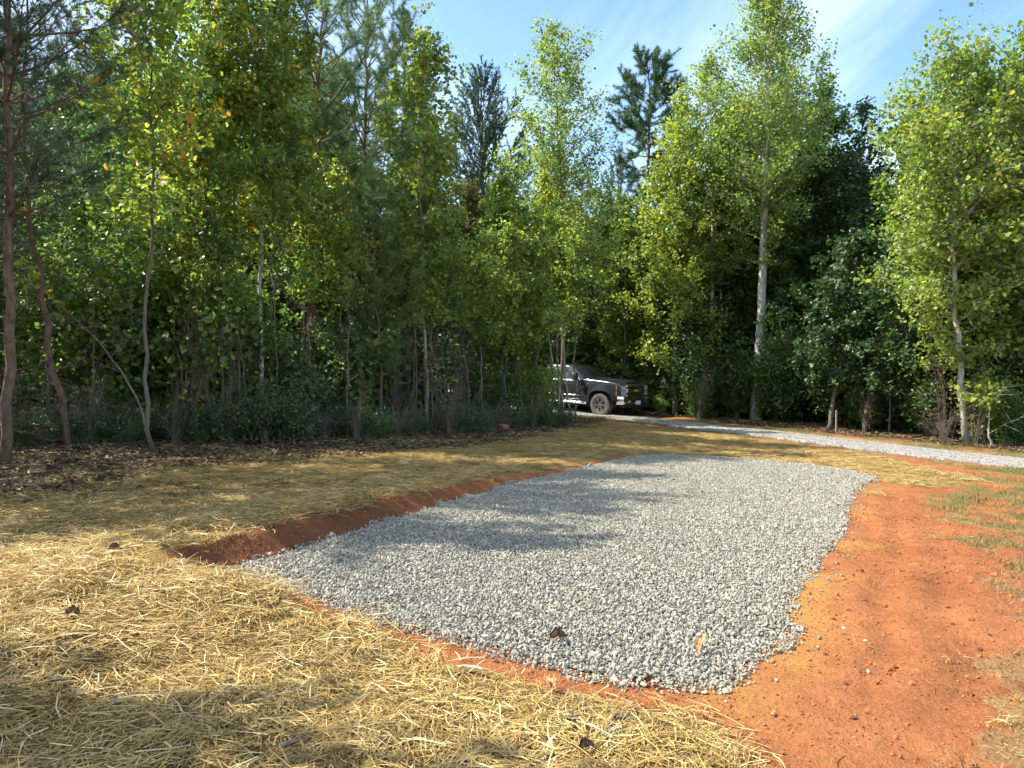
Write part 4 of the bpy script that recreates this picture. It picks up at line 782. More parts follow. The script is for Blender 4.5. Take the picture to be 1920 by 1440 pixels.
for kind, px, d, s, lab in [
    ('leafy', 235, 15.9, 1.45, 'big-leaved green shrub filling the space behind the kinked maple'), ('leafy', 345, 16.4, 1.6, 'tall leafy shrub among bare canes at the thicket centre'),
    ('leafy', 150, 16.6, 1.5, 'leafy shrub behind the crooked pine'), ('leafy', 430, 16.9, 1.5, 'leafy shrub at the foot of the orange-spotted sapling'),
    ('bare2', 350, 15.4, 1.0, 'bare arching canes before the tall leafy shrub'), ('bare', 395, 15.7, .9, 'bare twiggy canes beside the wavy sapling'), ('bare', 75, 15.6, .9, 'dead twig tangle between the two reddish pines'),
    ('twig', 180, 15.2, .9, 'dead brush heap under the crooked pine'), ('low', 530, 16.3, 1.35, 'low rounded bush at the straw edge under the grey trunks'), ('low', 465, 16.0, 1.2, 'low bush before the straight grey trunk'),
    ('low', 425, 15.6, .9, 'small low bush at the straw edge beside the arching canes'), ('low', 230, 14.6, .6, 'small green tuft of leaves near the kinked maple foot'), ('low', 60, 14.0, .75, 'low green growth at the foot of the edge pine'),
    ('low', 150, 14.4, .7, 'low green growth at the foot of the crooked pine'), ('dark', 560, 18.2, 1.3, 'dark shrub behind the low rounded bush'), ('green', 640, 19.0, 1.4, 'green shrub under the feathery pine'),
    ('bare', 650, 18.4, .9, 'greyish bare shrub with dark red leaves under the feathery pine'), ('bare', 740, 19.6, .9, 'bare thin canes under the young pale pine'), ('bare', 870, 21.0, .8, 'bare canes beside the leaning sapling'),
    ('bare2', 830, 20.5, .9, 'tall thin canes right beside the twin stems'), ('green', 700, 20.6, 1.5, 'dense green shrub behind the young pale pine'), ('dark', 770, 21.8, 1.5, 'dark shrub behind the twin stems'),
    ('low', 600, 17.4, .8, 'low growth at the foot of the knotty pine'), ('low', 690, 18.2, .7, 'low green growth at the straw edge below the young pine'), ('low', 760, 18.8, .6, 'low green growth before the twin stems'),
    ('low', 900, 20.4, .7, 'low growth beside the red earth lump'), ('green', 930, 24.0, .95, 'green shrub masking the tail of the truck'), ('lit', 985, 24.3, 1.2, 'sunlit bush in front of the truck bed'),
    ('green', 880, 23.5, 1.0, 'green shrub before the sunlit driveway gap'), ('lit', 1008, 25.0, .95, 'bright leafed bush touching the truck rear window'), ('low', 1050, 23.4, .7, 'low grass-like growth under the leaning saplings'),
    ('low', 1000, 23.0, .7, 'low reddish growth at the end of the thicket'), ('green', 1238, 33.4, .9, 'pale leaved bush just ahead of the truck bumper'), ('lit', 1240, 31.8, .5, 'small sunlit bush by the truck bumper'),
    ('green', 1255, 33.5, 1.2, 'green shrub in the gap behind the truck bumper'), ('dark', 1305, 31.5, 1.2, 'dark shrub behind the slender poplar foot'), ('green', 1312, 30.4, .7, 'small green shrub beside the slender poplar foot'),
    ('green', 1380, 31.0, 1.2, 'green shrub between slender poplar and thick pale trunk'), ('dark', 1400, 33.0, 1.5, 'dark shrub behind the thick pale trunk'), ('green', 1480, 30.0, 1.15, 'white-flecked shrub beside the thick pale trunk'),
    ('dark', 1510, 31.0, 1.5, 'tall dark shrub behind the small leaning maple'), ('dark', 1600, 27.0, 1.5, 'dark shrub under the small leaning maple'), ('green', 1625, 25.8, 1.0, 'green shrub between maple and spindly sapling'),
    ('bare', 1620, 24.6, .8, 'fallen twig tangle beside the wooden stake'), ('dark', 1700, 25.5, 1.5, 'dark shrub behind the spindly sapling'), ('green', 1735, 23.8, 1.1, 'green shrub hung over the fallen branch'),
    ('bare', 1770, 21.6, .85, 'bare vine tangle at the foot of the crooked poplar'), ('twig', 1765, 21.2, .6, 'heap of dead twigs under the crooked poplar'), ('lit', 1850, 21.6, 1.15, 'sunlit leafy bush beside the white crooked sapling'),
    ('dark', 1870, 23.0, 1.6, 'dark shrub at the shaded edge behind the white sapling'), ('dark', 1940, 22.0, 1.6, 'dark shrub cut by the picture edge'), ('green', 1900, 20.4, .7, 'low green shrub at the verge by the picture edge'),
    ('bare', 1310, 30.0, .8, 'bare canes between truck bumper and slender poplar'), ('bare', 1830, 20.8, .6, 'bare brush beside the crooked poplar trunk')]:
    bush(kind, px, d, lab, s)

# brush along the dark straw edge, told by what stands behind it
EDGE = [(30,'the edge pine'),(90,'the gap beside the edge pine'),(165,'the crooked pine'),(215,'the leaning bare stem'),(265,'the kinked maple'),(325,'the arching canes'),(375,'the leafy maple sapling'),(440,'the wavy sapling'),(500,'the yellow-topped trunk'),(555,'the dark shrub'),(610,'the knotty pine'),(665,'the feathery pine'),(720,'the young pale pine'),(775,'the twin grey stems'),(840,'the tall thin canes'),(895,'the red-leaved tree'),(950,'the sapling at the truck bed'),(1000,'the thicket end')]
for q, (px, ref) in enumerate(EDGE):
    d = float(np.interp(px, [0, 150, 330, 640, 900, 1010], [13.2, 14.2, 14.9, 16.4, 19.6, 22.4])) + (.3, .8, .1)[q % 3]
    bush(('low', 'twig', 'bare')[q % 3], px, d, ('low dark brush', 'flat tangle of dead twigs', 'bare twiggy brush')[q % 3] + ' at the straw edge before ' + ref, (.75, .55, .5)[q % 3], 'brush_shrub')
    bush(('twig', 'low', 'low')[q % 3], px + 24, d + .5, ('heap of thin dead twigs', 'small leafy brush', 'ragged low brush')[q % 3] + ' just beside the straw edge near ' + ref, (.5, .7, .8)[q % 3], 'brush_shrub')

# ------------------------------------------------------------------ trees of the inner wood: alike, many, seen only in pieces between the others
IN_B = [broadleaf(301, 12, .10, (.1, 1), ((0, .7), (.3, 1), (.6, .9), (1, .15)), 2.2, 60, 11000, .115, 'broad', M_GREEN, tint=(.45, .22), dead=10),
        broadleaf(302, 12, .09, (.15, 1), POPP, 2.0, 60, 10500, .11, 'broad', M_POPLAR, tint=(.45, .2), dead=10),
        broadleaf(303, 12, .11, (.06, 1), ((0, .8), (.3, 1), (.7, .8), (1, .2)), 2.4, 64, 11500, .118, 'broad', M_DARK, tint=(.55, .22), dead=10)]
IN_P = [conifer(311, 12, .11, (.25, 1), 2.1, whorls=22, per=5, L=.2, w=.005, k=22, mat=M_NEEDLE_D, tuft=10, dead=20), conifer(312, 12, .11, (.35, 1), 2.0, whorls=20, per=5, L=.21, w=.0045, k=24, mat=M_NEEDLE, tuft=10, dead=24, tint=(.5, .2))]
SKY = [(-600,-300),(600,-160),(700,-20),(770,60),(830,230),(880,300),(960,300),(1130,300),(1190,330),(1290,260),(1360,130),(1480,90),(1560,230),(1620,290),(1680,330),(1720,240),(1800,170),(2500,120)]
sk = np.array(SKY)
INNER = []
def sun_gap(x, y):
    t = (x - 4.0) * sx + (y - 30.2) * sy; return 0 < t < 19 and abs((x - 4.0) * sy - (y - 30.2) * sx) < 2.3
def inner(n, x0, x1, d0, d1, kinds, group, seed, lab, name='inner_tree', mind=1.5, lower=0):
    r = np.random.default_rng(seed); put = []
    for _ in range(n * 14):
        if len(put) >= n: break
        d = r.uniform(d0, d1); px = r.uniform(x0, x1); x = (px - CX) / F * d
        if float(road_d(np.array([x]), np.array([d]))[0]) < 2.8 or sun_gap(x, d) or any((x - a) ** 2 + (d - b) ** 2 < mind ** 2 for a, b in put): continue
        put.append((x, d)); b = ground_pt(px, d); H = H_of(np.interp(px, sk[:, 0], sk[:, 1]) + lower + r.uniform(0, 90), d, b); H = min(H, 15.5)
        me = kinds[r.integers(len(kinds))]; INNER.append((px, d, me, plant(name, me, b, lab, 'tree', .82 + .12 * (H / 12), r.uniform(0, 6.28), group, H / 12)))
G1, G2 = 'trees crowding the shaded wood', 'trees crowding the wood beyond the driveway'
inner(15, -120, 800, 20, 26, [IN_B[0], IN_B[1], IN_B[0], IN_P[1]], G1, 1, 'inner tree', mind=1.5, lower=300)
inner(30, 830, 1960, 32, 41, [IN_B[0], IN_B[1], IN_B[2], IN_B[1]], G2, 2, 'inner tree')
inner(12, 1640, 2060, 23, 30, [IN_B[0], IN_B[2]], G2, 3, 'inner tree')
inner(14, -200, 700, 27, 36, IN_P + IN_B[:1], G1, 4, 'inner tree', lower=220)
inner(9, 1330, 1540, 33, 38, [IN_B[0], IN_B[2]], G2, 6, 'inner tree', lower=150)
# labels of the inner trees: kind, row and the neighbours in front of them
REF = [(-150,'the far edge'),(20,'the edge pine'),(120,'the crooked pine'),(288,'the kinked maple'),(385,'the leafy maple sapling'),(455,'the wavy sapling'),(495,'the yellow-topped trunk'),(584,'the knotty pine'),(690,'the feathery pine'),(805,'the twin grey stems'),(882,'the red-leaved tree'),(903,'the spiky conifer'),
       (1052,'the airy poplar'),(1120,'the truck cab'),(1190,'the truck bonnet'),(1265,'the bushy poplar'),(1336,'the slender poplar'),(1425,'the thick pale trunk'),(1470,'the pale crooked stem'),(1575,'the small leaning maple'),(1668,'the spindly sapling'),(1700,'the sparse-topped tree'),(1800,'the vine-wrapped poplar'),(1860,'the white sapling'),(1930,'the picture edge'),(2100,'the far edge')]
LOOK = {id(IN_B[0]): 'mid-green broadleaf', id(IN_B[1]): 'yellow-green poplar', id(IN_B[2]): 'dark broadleaf', id(IN_P[0]): 'dark pine', id(IN_P[1]): 'fresh green pine'}
seen_ = {}
for px, d, me, o in sorted(INNER, key=lambda q: q[1]):
    near_ = sorted(REF, key=lambda q: abs(q[0] - px)); a = near_[0]
    rel = f'straight behind {a[1]}' if abs(a[0] - px) < 16 else 'set back between {} and {}'.format(*[q[1] for q in sorted([max([q for q in REF if q[0] <= px] or REF[:1]), min([q for q in REF if q[0] > px] or REF[-1:])])])
    lk = LOOK[id(me)]; seen_[(lk, rel)] = k_ = seen_.get((lk, rel), 0) + 1
    o['label'] = lk + ' ' + ('', 'further back ', 'third row ', 'fourth row ', 'fifth row ', 'sixth row ')[min(k_, 6) - 1] + rel
# thin bare stems of the thicket
THIN = [broadleaf(331 + q, 5.5, .017, (.55, 1), POPP, .7, 16, 420, .085, 'broad', M_AUTUMN if q < 2 else M_GREEN, bk=(B_TWIG, B_GREY, B_TWIG)[q], tint=(.5, .2), dead=(16, 9, 12)[q], lean=(.02, .12, .05)[q]) for q in range(3)]
r = np.random.default_rng(77); cnt = {}
for q in range(30):
    px = r.uniform(60, 1000); d = np.interp(px, [0, 300, 640, 900, 1010], [14.6, 15.2, 17.0, 20.8, 23.8]) + r.uniform(.1, 2.2); v = int(r.integers(3)); g2 = sorted([max([a for a in REF if a[0] <= px]), min([a for a in REF if a[0] > px])])
    key = (v, g2[0][1]); cnt[key] = cnt.get(key, 0) + 1
    plant('thin_stem_tree', THIN[v], ground_pt(px, d), ('', 'another ', 'third ', 'fourth ', 'fifth ')[min(cnt[key], 5) - 1] + ('twiggy thin stem', 'leaning thin stem', 'leafy thin stem')[v] + f' between {g2[0][1]} and {g2[1][1]}', 'tree', r.uniform(.7, 1.15), r.uniform(0, 6.28), 'thin stems of the thicket')
# trees beyond the picture's edge on the sunny side; their shade dapples the straw
for k_, (x, y, kd, s, lab) in enumerate([(-9.6, 12.6, 3, 1.08, 'tall dark pine standing beyond the edge pine'), (-8.9, 10.7, 3, 1.05, 'green pine beside the straw just beyond the picture edge'), (-9.3, 9.0, 0, 1.0, 'poplar beside the straw just beyond the picture edge'),
    (-10.8, 4.8, 1, 1.0, 'poplar by the near straw beyond the picture edge'), (-13.5, 3.4, 0, 1.0, 'broadleaf tree by the near straw beyond the picture edge'), (-9.0, 2.9, 1, .9, 'young poplar beside the camera beyond the picture edge'),
    (-10.6, 14.6, 2, .62, 'added low dark tree shading the wood floor just beyond the edge pine'), (-12.0, 16.8, 2, .66, 'added low dark tree shading the wood floor deeper beyond the edge pine'), (-10.4, 18.8, 0, .66, 'added low green tree shading the wood floor behind the crooked pine')]):  # these low trees are added to keep sun off the wood floor
    plant('edge_tree', (IN_B + IN_P)[kd], (x, y, float(height(x, y))), lab, 'tree', .9 * s, k_ * 1.3, None, s * .9)
for k_, (x, y, v, sc_, lab) in enumerate([(-7.4, 4.1, 2, 1.6, 'sparse tall stem by the near straw beyond the picture edge'), (-8.6, 3.4, 1, 1.5, 'leaning sparse stem by the near straw beyond the picture edge')]):
    plant('thin_stem_tree', THIN[v], (x, y, float(height(x, y))), lab, 'tree', sc_, k_ * 1.7, 'thin stems of the thicket')
# the far wood reads as one mass
r = np.random.default_rng(9); P = []
while len(P) < 150:
    d = r.uniform(38, 85); px = r.uniform(-900, 2800); x = (px - CX) / F * d
    if float(road_d(np.array([x]), np.array([d]))[0]) < 3 or sun_gap(x, d): continue
    H = min(16, (HY - max(np.interp(px, sk[:, 0], sk[:, 1]), 60) - r.uniform(30, 120)) / F * d + EYE - float(height(x, d))); P.append((x, d, float(height(x, d)), max(6, H)))
P = np.array(P); cr = []
for tm, cm in IN_B + IN_P:
    cr.append(cm)
scatter('far_wood', P[:, :3], np.column_stack([0 * P[:, 0], 0 * P[:, 0], r.uniform(0, 6.28, len(P))]), np.column_stack([.7 + P[:, 3] / 30, .7 + P[:, 3] / 30, P[:, 3] / 12]), r.integers(0, 5, len(P)), variants('far_crowns', cr),
        'distant trees of the wood merging into one green mass', 'wood')
# ------------------------------------------------------------------ pickup truck on the driveway (x forward, y to its left side)
M_PAINT = plain('grey_paint', (0.036, 0.037, 0.045), 0.28, 0.3, 0.5, 1.0, var=.12, vscale=3)
M_CHROME = plain('chrome', (0.72, 0.72, 0.70), 0.16, 1.0, var=.08, vscale=6)
M_GLASS = plain('tinted_glass', (0.03, 0.045, 0.042), 0.04, 0.0, 0.9, var=.2)
M_BLACK = plain('black_plastic', (0.018, 0.018, 0.02), 0.55, var=.2)
M_RUBBER = plain('dusty_rubber', (0.085, 0.08, 0.07), 0.9, var=.3, vscale=12)
M_RIM = plain('alloy', (0.55, 0.55, 0.55), 0.3, 0.9, var=.1)
M_LENS = plain('headlamp_lens', (0.62, 0.62, 0.60), 0.08, 0.3, 0.8, 1.0, var=.15, vscale=20)
M_AMBER = plain('amber_lens', (0.75, 0.25, 0.04), 0.15, 0, 0.7, 1.0, var=.1)
M_GOLD = plain('gold_emblem', (0.75, 0.52, 0.16), 0.25, 0.6, var=.1)
M_PLATE = plain('plate_white', (0.7, 0.7, 0.68), 0.5, var=.05)
M_RED = M_RED
AX = (1.95, -1.95); RA = 0.53; ZA = 0.44
def body_w(x, z):
    w = np.interp(z, [.4, .55, .75, 1.0, 1.2, 1.38, 1.5], [.93, .955, .985, 1.0, .99, .955, .93]); w = w - 0.075 * np.clip((x - 2.2) / .65, 0, 1) ** 2 - .03 * np.clip((-2.6 - x) / .5, 0, 1) ** 2
    for a in AX:
        q = np.hypot(x - a, z - ZA) - RA; w = w + .028 * np.exp(-(q / .11) ** 2)
    return w
def z_bot(x):
    z = np.where(x > 2.45, .62, .53) + 0 * x; z = np.where(x < -2.5, .60, z)
    for a in AX:
        u = np.abs(x - a); z = np.maximum(z, np.where(u < RA, ZA + (np.clip(RA ** 3 - u ** 3, 0, None)) ** (1 / 3), 0))
    return z
def z_top(x): return np.interp(x, [-3.05, -1.07, -1.05, 1.1, 1.25, 2.3, 2.7, 2.85], [1.40, 1.42, 1.37, 1.37, 1.40, 1.34, 1.27, 1.17])
def loft(x0, x1, n, top, name, parent, cap=True):
    xs = np.linspace(x0, x1, n); rows = []
    for a in AX:
        xs = np.sort(np.concatenate([xs, [a - RA, a - RA + .004, a + RA, a + RA - .004]])); xs = xs[(xs >= x0) & (xs <= x1)]
    for x in xs:
        zb, zt = float(z_bot(x)), float(z_top(x)); zs = zb + (zt - .05 - zb) * np.linspace(0, 1, 8); L = [(float(body_w(x, z)), z) for z in zs]; w = L[-1][0]
        L += [(w - .012, zt - .018), (w - .05, zt), (w - .16, zt + .010), (w - .20, .92), (0, .92)] if top == 'bed' else [(w - .012, zt - .018), (w - .05, zt), (w - .35, zt + .025), (w * .3, zt + .04), (0, zt + .042)]
        rows.append([(x, y, z) for y, z in L] + [(x, -y, z) for y, z in L[-2::-1]])
    V = np.array(rows); nr, nc = V.shape[:2]; i = np.arange(nr - 1)[:, None] * nc; j = np.arange(nc - 1)[None]; mb = MB()
    f = [np.stack([i + j, i + nc + j, i + nc + j + 1, i + j + 1], -1).reshape(-1, 4)]
    if cap: f += [np.arange(nc)[None, ::-1] + (nr - 1) * nc, np.arange(nc)[None]]
    mb.add(V.reshape(-1, 3), f); return mb.build(name, M_PAINT, parent, True)
def patch(x0, x1, z0, z1, side, off, name, mat, parent, n=14):
    xs, zs = np.linspace(x0, x1, n), np.linspace(z0, z1, n); X_, Z_ = np.meshgrid(xs, zs, indexing='ij'); Y_ = side * (body_w(X_, Z_) + off)
    V = np.stack([X_, Y_, Z_], -1).reshape(-1, 3); Vi = V.copy(); Vi[:, 1] -= side * .03; i = np.arange(n - 1)[:, None] * n; j = np.arange(n - 1)[None]; q = np.stack([i + j, i + n + j, i + n + j + 1, i + j + 1], -1).reshape(-1, 4)
    e = np.concatenate([np.arange(n), np.arange(n) * n + n - 1, n * (n - 1) + np.arange(n)[::-1], np.arange(n)[::-1] * n]); e2 = np.roll(e, -1); mb = MB()
    mb.add(np.concatenate([V, Vi]), [q, np.stack([e, e2, e2 + n * n, e + n * n], -1)]); return mb.build(name, mat, parent, True)
def slab(poly, nrm, th, name, mat, parent):
    """flat polygon pushed out along nrm"""
    P = np.array(poly, float); nrm = np.array(nrm, float); nrm /= np.linalg.norm(nrm); k = len(P); mb = MB(); a = np.arange(k); b = np.roll(a, -1)
    mb.add(np.concatenate([P + nrm * th, P - nrm * .004]), [a[None], np.stack([a, b, b + k, a + k], -1)]); return mb.build(name, mat, parent)
wheel_pt = at(1127, 779.5); HEAD = R(-43)
fwd = np.array([math.cos(HEAD), math.sin(HEAD)]); lft = np.array([-math.sin(HEAD), math.cos(HEAD)])
TS = 1.07; org = wheel_pt[:2] - (fwd * 1.95 - lft * .86) * TS
truck = thing('pickup_truck', 'dark grey crew cab pickup truck parked on the gravel driveway behind saplings', 'truck', (org[0], org[1], wheel_pt[2] + .06), 0)
truck.scale = (TS,) * 3; truck.rotation_mode = 'XYZ'; truck.rotation_euler = (0, R(2.0), HEAD)
loft(-1.05, 2.85, 90, 'hood', 'body', truck); bed = loft(-3.05, -1.07, 46, 'bed', 'cargo_bed', truck)
mb = MB(); mb.box((-.05, 0, .72), (2.75, .70, .27)); mb.box((2.3, 0, .6), (.5, .68, .12)); mb.build('chassis', M_BLACK, truck)
# cab
lev = [(1.36, 1.15, -1.04, .93), (1.55, .92, -1.00, .865), (1.75, .62, -.96, .79), (1.86, .44, -.92, .745), (1.915, .30, -.86, .70), (1.945, .05, -.70, .58), (1.955, -.2, -.5, .3)]
rows = []
for z, xf, xr, hy in lev:
    c = .10; ring_ = [(xf - .02, 0), (xf - .03, hy * .5), (xf - .07, hy - c), (xf - c - .06, hy - .015), (xf - .25, hy), (0.5 * (xf + xr), hy), (xr + .2, hy), (xr + c, hy - .01), (xr, hy - c), (xr, hy * .5), (xr, 0)]
    rows.append([(x, y, z) for x, y in ring_] + [(x, -y, z) for x, y in ring_[-2:0:-1]])
V = np.array(rows); nr_, nc_ = V.shape[:2]; i = np.arange(nr_ - 1)[:, None] * nc_; j = np.arange(nc_)[None]; j2 = (j + 1) % nc_; mb = MB()
mb.add(V.reshape(-1, 3), [np.stack([i + j, i + j2, i + nc_ + j2, i + nc_ + j], -1).reshape(-1, 4), np.arange(nc_)[None] + (nr_ - 1) * nc_]); cab = mb.build('cab', M_PAINT, truck, True)
hy_at = lambda z: float(np.interp(z, [l_[0] for l_ in lev], [l_[3] for l_ in lev])); xf_at = lambda z: float(np.interp(z, [l_[0] for l_ in lev], [l_[1] for l_ in lev]))
for sgn in (-1, 1):
    for nm, pl in (('front', [(.80, 1.41), (.60, 1.60), (.36, 1.78), (.25, 1.815), (.03, 1.82), (.02, 1.41)]), ('rear', [(-.07, 1.41), (-.07, 1.82), (-.72, 1.81), (-.84, 1.72), (-.88, 1.41)])):
        P = [(x, sgn * (hy_at(z) + .006), z) for x, z in pl]; P = P if sgn > 0 else P[::-1]
        fr = [(x + (.03 if x > np.mean([q[0] for q in pl]) else -.03), sgn * (hy_at(z) + .001), z + (.03 if z > 1.6 else -.025)) for x, z in pl]; fr = fr if sgn > 0 else fr[::-1]
        w_ = slab(P, (0, sgn, .3), .004, 'side_window', M_GLASS, cab); slab(fr, (0, sgn, .3), .003, 'window_trim', M_BLACK, cab)
ws = [(xf_at(z) - (.028 if abs(y) < .3 else .06) + .012, y, z) for y, z in ((-.76, 1.42), (-.3, 1.42), (.3, 1.42), (.76, 1.42), (.655, 1.84), (.3, 1.855), (-.3, 1.855), (-.655, 1.84))]
slab(ws, (1, 0, 1.2), .008, 'windscreen', M_GLASS, cab)
slab([(-1.046, .7, 1.42), (-1.046, -.7, 1.42), (-.985, -.62, 1.78), (-.985, .62, 1.78)], (-1, 0, .15), .004, 'rear_window', M_GLASS, cab)
for sgn in (-1, 1):
    for x0, x1 in ((-.015, 1.02), (-.985, -.045)):
        dr = patch(x0, x1, .57, 1.345, sgn, .007, 'door', M_PAINT, truck); hx = x0 + .14
        mb = MB(); mb.box((hx, sgn * (body_w(hx, 1.18) + .03), 1.18), (.10, .014, .018)); mb.box((hx - .09, sgn * (body_w(hx, 1.18) + .018), 1.18), (.016, .016, .022)); mb.box((hx + .09, sgn * (body_w(hx, 1.18) + .018), 1.18), (.016, .016, .022)); mb.build('handle', M_CHROME, dr)
        patch(x0 + .02, x1 - .02, .72, .765, sgn, .018, 'side_moulding', M_CHROME, dr, 6)
    mb = MB(); t = np.linspace(0, 1, 12); mb.tube(np.column_stack([-1.15 + 2.45 * t, sgn * (1.0 - .06 * np.abs(2 * t - 1) ** 6), .47 - .0 * t]), .055, 10); [mb.box((x, sgn * .88, .52), (.03, .12, .02)) for x in (-.8, .1, 1.0)]; mb.build('running_board', M_CHROME, truck, True)
    mr = MB(); mr.tube([(.86, sgn * .96, 1.36), (.88, sgn * 1.06, 1.37), (.90, sgn * 1.13, 1.38)], .028, 6); mr.add(np.array([(x + dx, sgn * y, z) for x, dx in ((.82, 0), (.95, 0)) for y, z in ((1.06, 1.31), (1.27, 1.33), (1.28, 1.56), (1.23, 1.62), (1.09, 1.61), (1.05, 1.55))]),
        [np.array([[0, 1, 2, 3, 4, 5]]), np.array([[11, 10, 9, 8, 7, 6]]), np.array([[q, (q + 1) % 6, 6 + (q + 1) % 6, 6 + q] for q in range(6)])]); mir = mr.build('mirror', M_BLACK, truck)
    mb = MB(); mb.box((.815, sgn * 1.165, 1.47), (.004, .085, .115)); mb.build('mirror_glass', M_CHROME, mir)
# bonnet with a raised centre
xs, ys = np.linspace(1.17, 2.74, 16), np.linspace(-1, 1, 15); V = []
for x in xs:
    for c in ys:
        w = float(body_w(x, 1.3)) * .86; V.append((x, c * w, float(z_top(x)) + .046 - .032 * abs(c) ** 2.5 + .030 * float(sstep(.62, .45, abs(c))) * min(1, (x - 1.17) * 4)))
V = np.array(V); i = np.arange(15)[:, None] * 15; j = np.arange(14)[None]; mb = MB(); mb.add(V, [np.stack([i + j, i + 15 + j, i + 16 + j, i + j + 1], -1).reshape(-1, 4)]); mb.build('bonnet', M_PAINT, truck, True)
# front
mb = MB(); mb.box((2.86, 0, 1.0), (.03, .60, .19)); gr_ = mb.build('grille', M_BLACK, truck)
for z, h in ((1.175, .022), (1.045, .030), (.965, .030), (.83, .022)):
    mb = MB(); t = np.linspace(-1, 1, 9); mb.tube(np.column_stack([2.905 - .03 * t ** 2, .60 * t, z + 0 * t]), h, 6); mb.build('grille_bar', M_CHROME, gr_, True)
for z in (.87, .91, 1.09, 1.13):
    mb = MB(); mb.box((2.893, 0, z), (.006, .57, .008)); mb.build('grille_slat', M_CHROME, gr_)
e = [(-.15, .02), (-.055, .02), (-.05, .045), (.055, .045), (.06, .02), (.15, .02), (.13, -.02), (.055, -.02), (.05, -.045), (-.055, -.045), (-.06, -.02), (-.13, -.02)]
slab([(2.935, y, 1.005 + z) for y, z in e], (1, 0, 0), .02, 'emblem', M_GOLD, gr_)
for sgn in (-1, 1):
    for z0, z1 in ((1.02, 1.18), (.83, .995)):
        P = [(2.885, sgn * .62, z0), (2.845, sgn * .86, z0), (2.845, sgn * .86, z1), (2.885, sgn * .62, z1)]; hl = slab(P if sgn > 0 else P[::-1], (1, sgn * .12, 0), .012, 'headlight', M_LENS, truck)
        P = [(2.845, sgn * .865, z0), (2.66, sgn * .955, z0), (2.66, sgn * .955, z1), (2.845, sgn * .865, z1)]; slab(P if sgn > 0 else P[::-1], (.45, sgn, 0), .014, 'marker_lens', M_AMBER, hl)
y = np.linspace(-1, 1, 25); bx = 3.02 - .05 * y ** 2 - .22 * np.clip(np.abs(y) - .82, 0, 1) / .18 * np.clip(np.abs(y) - .82, 0, 1) / .18; pr_ = [(-.09, .80), (-.01, .805), (0, .78), (0, .66), (-.01, .52), (-.05, .49), (-.12, .49)]
V = np.array([[(bx[q] + a, y[q] * 1.0, z) for a, z in pr_] for q in range(25)]); i = np.arange(24)[:, None] * 7; j = np.arange(6)[None]; mb = MB(); mb.add(V.reshape(-1, 3), [np.stack([i + j, i + 7 + j, i + 8 + j, i + j + 1], -1).reshape(-1, 4)]); bump = mb.build('front_bumper', M_CHROME, truck, True)
for sgn in (-1, 1): mb = MB(); mb.box((2.985, sgn * .76, .64), (.035, .085, .055), [[math.cos(sgn * .08), -math.sin(sgn * .08), 0], [math.sin(sgn * .08), math.cos(sgn * .08), 0], [0, 0, 1]]); mb.build('fog_lamp', M_BLACK, bump)
mb = MB(); mb.box((3.012, 0, .645), (.014, .44, .065)); mb.build('bumper_opening', M_BLACK, bump)
mb = MB(); mb.box((3.03, 0, .56), (.006, .155, .075)); mb.build('number_plate', M_PLATE, bump)
mb = MB(); mb.box((2.86, 0, .44), (.08, .80, .06)); mb.build('lower_valance', M_BLACK, truck)
mb = MB(); mb.box((-3.10, 0, .66), (.07, .95, .10)); mb.build('rear_bumper', M_CHROME, truck)
for sgn in (-1, 1): mb = MB(); mb.box((-3.055, sgn * .90, 1.12), (.012, .07, .20)); mb.build('tail_light', plain('tail_lens', (.45, .02, .02), .15, var=.1), truck)
# wheels
tyre = MB(); tyre.lathe([(.25, -.10), (.30, -.135), (.37, -.140), (.415, -.125), (.43, -.10), (.43, .10), (.415, .125), (.37, .140), (.30, .135), (.25, .10)], 40)
for q in range(34):
    a = q * 2 * math.pi / 34
    for s_ in (-1, 1):
        a2 = a + (.09 if s_ > 0 else 0); c_, n_ = math.cos(a2), math.sin(a2); rot_ = np.array([[c_, 0, -n_], [0, 1, 0], [n_, 0, c_]]); tyre.box((.428 * c_, s_ * .085, .428 * n_), (.012, .045, .024), rot_)
tyre_m = tyre.mesh('tyre', M_RUBBER)
rim = MB(); rim.lathe([(.255, -.10), (.255, -.128), (.235, -.130), (.225, -.10), (.215, -.02), (.215, .08)], 36); rim.lathe([(0.0, -.122), (.045, -.122), (.06, -.105), (.065, -.07)], 16)
for q in range(6):
    for dv_ in (-.13, .13):
        a = q * math.pi / 3 + dv_; c_, n_ = math.cos(a), math.sin(a); rot_ = np.array([[c_, 0, -n_], [0, 1, 0], [n_, 0, c_]]); rim.box((.142 * c_, -.103, .142 * n_), (.088, .014, .017), rot_)
rim_m = rim.mesh('rim', M_RIM)
hub = MB(); hub.lathe([(0, -.02), (.21, -.02), (.21, .06), (0, .06)], 24); hub_m = hub.mesh('hub', M_BLACK)
for a in AX:
    for sgn in (-1, 1):
        wh = link('wheel', hub_m, truck); wh.location = (a, sgn * .855, .43); wh.rotation_euler = (0, 0, 0 if sgn < 0 else math.pi)
        link('tyre', tyre_m, wh); link('rim', rim_m, wh)
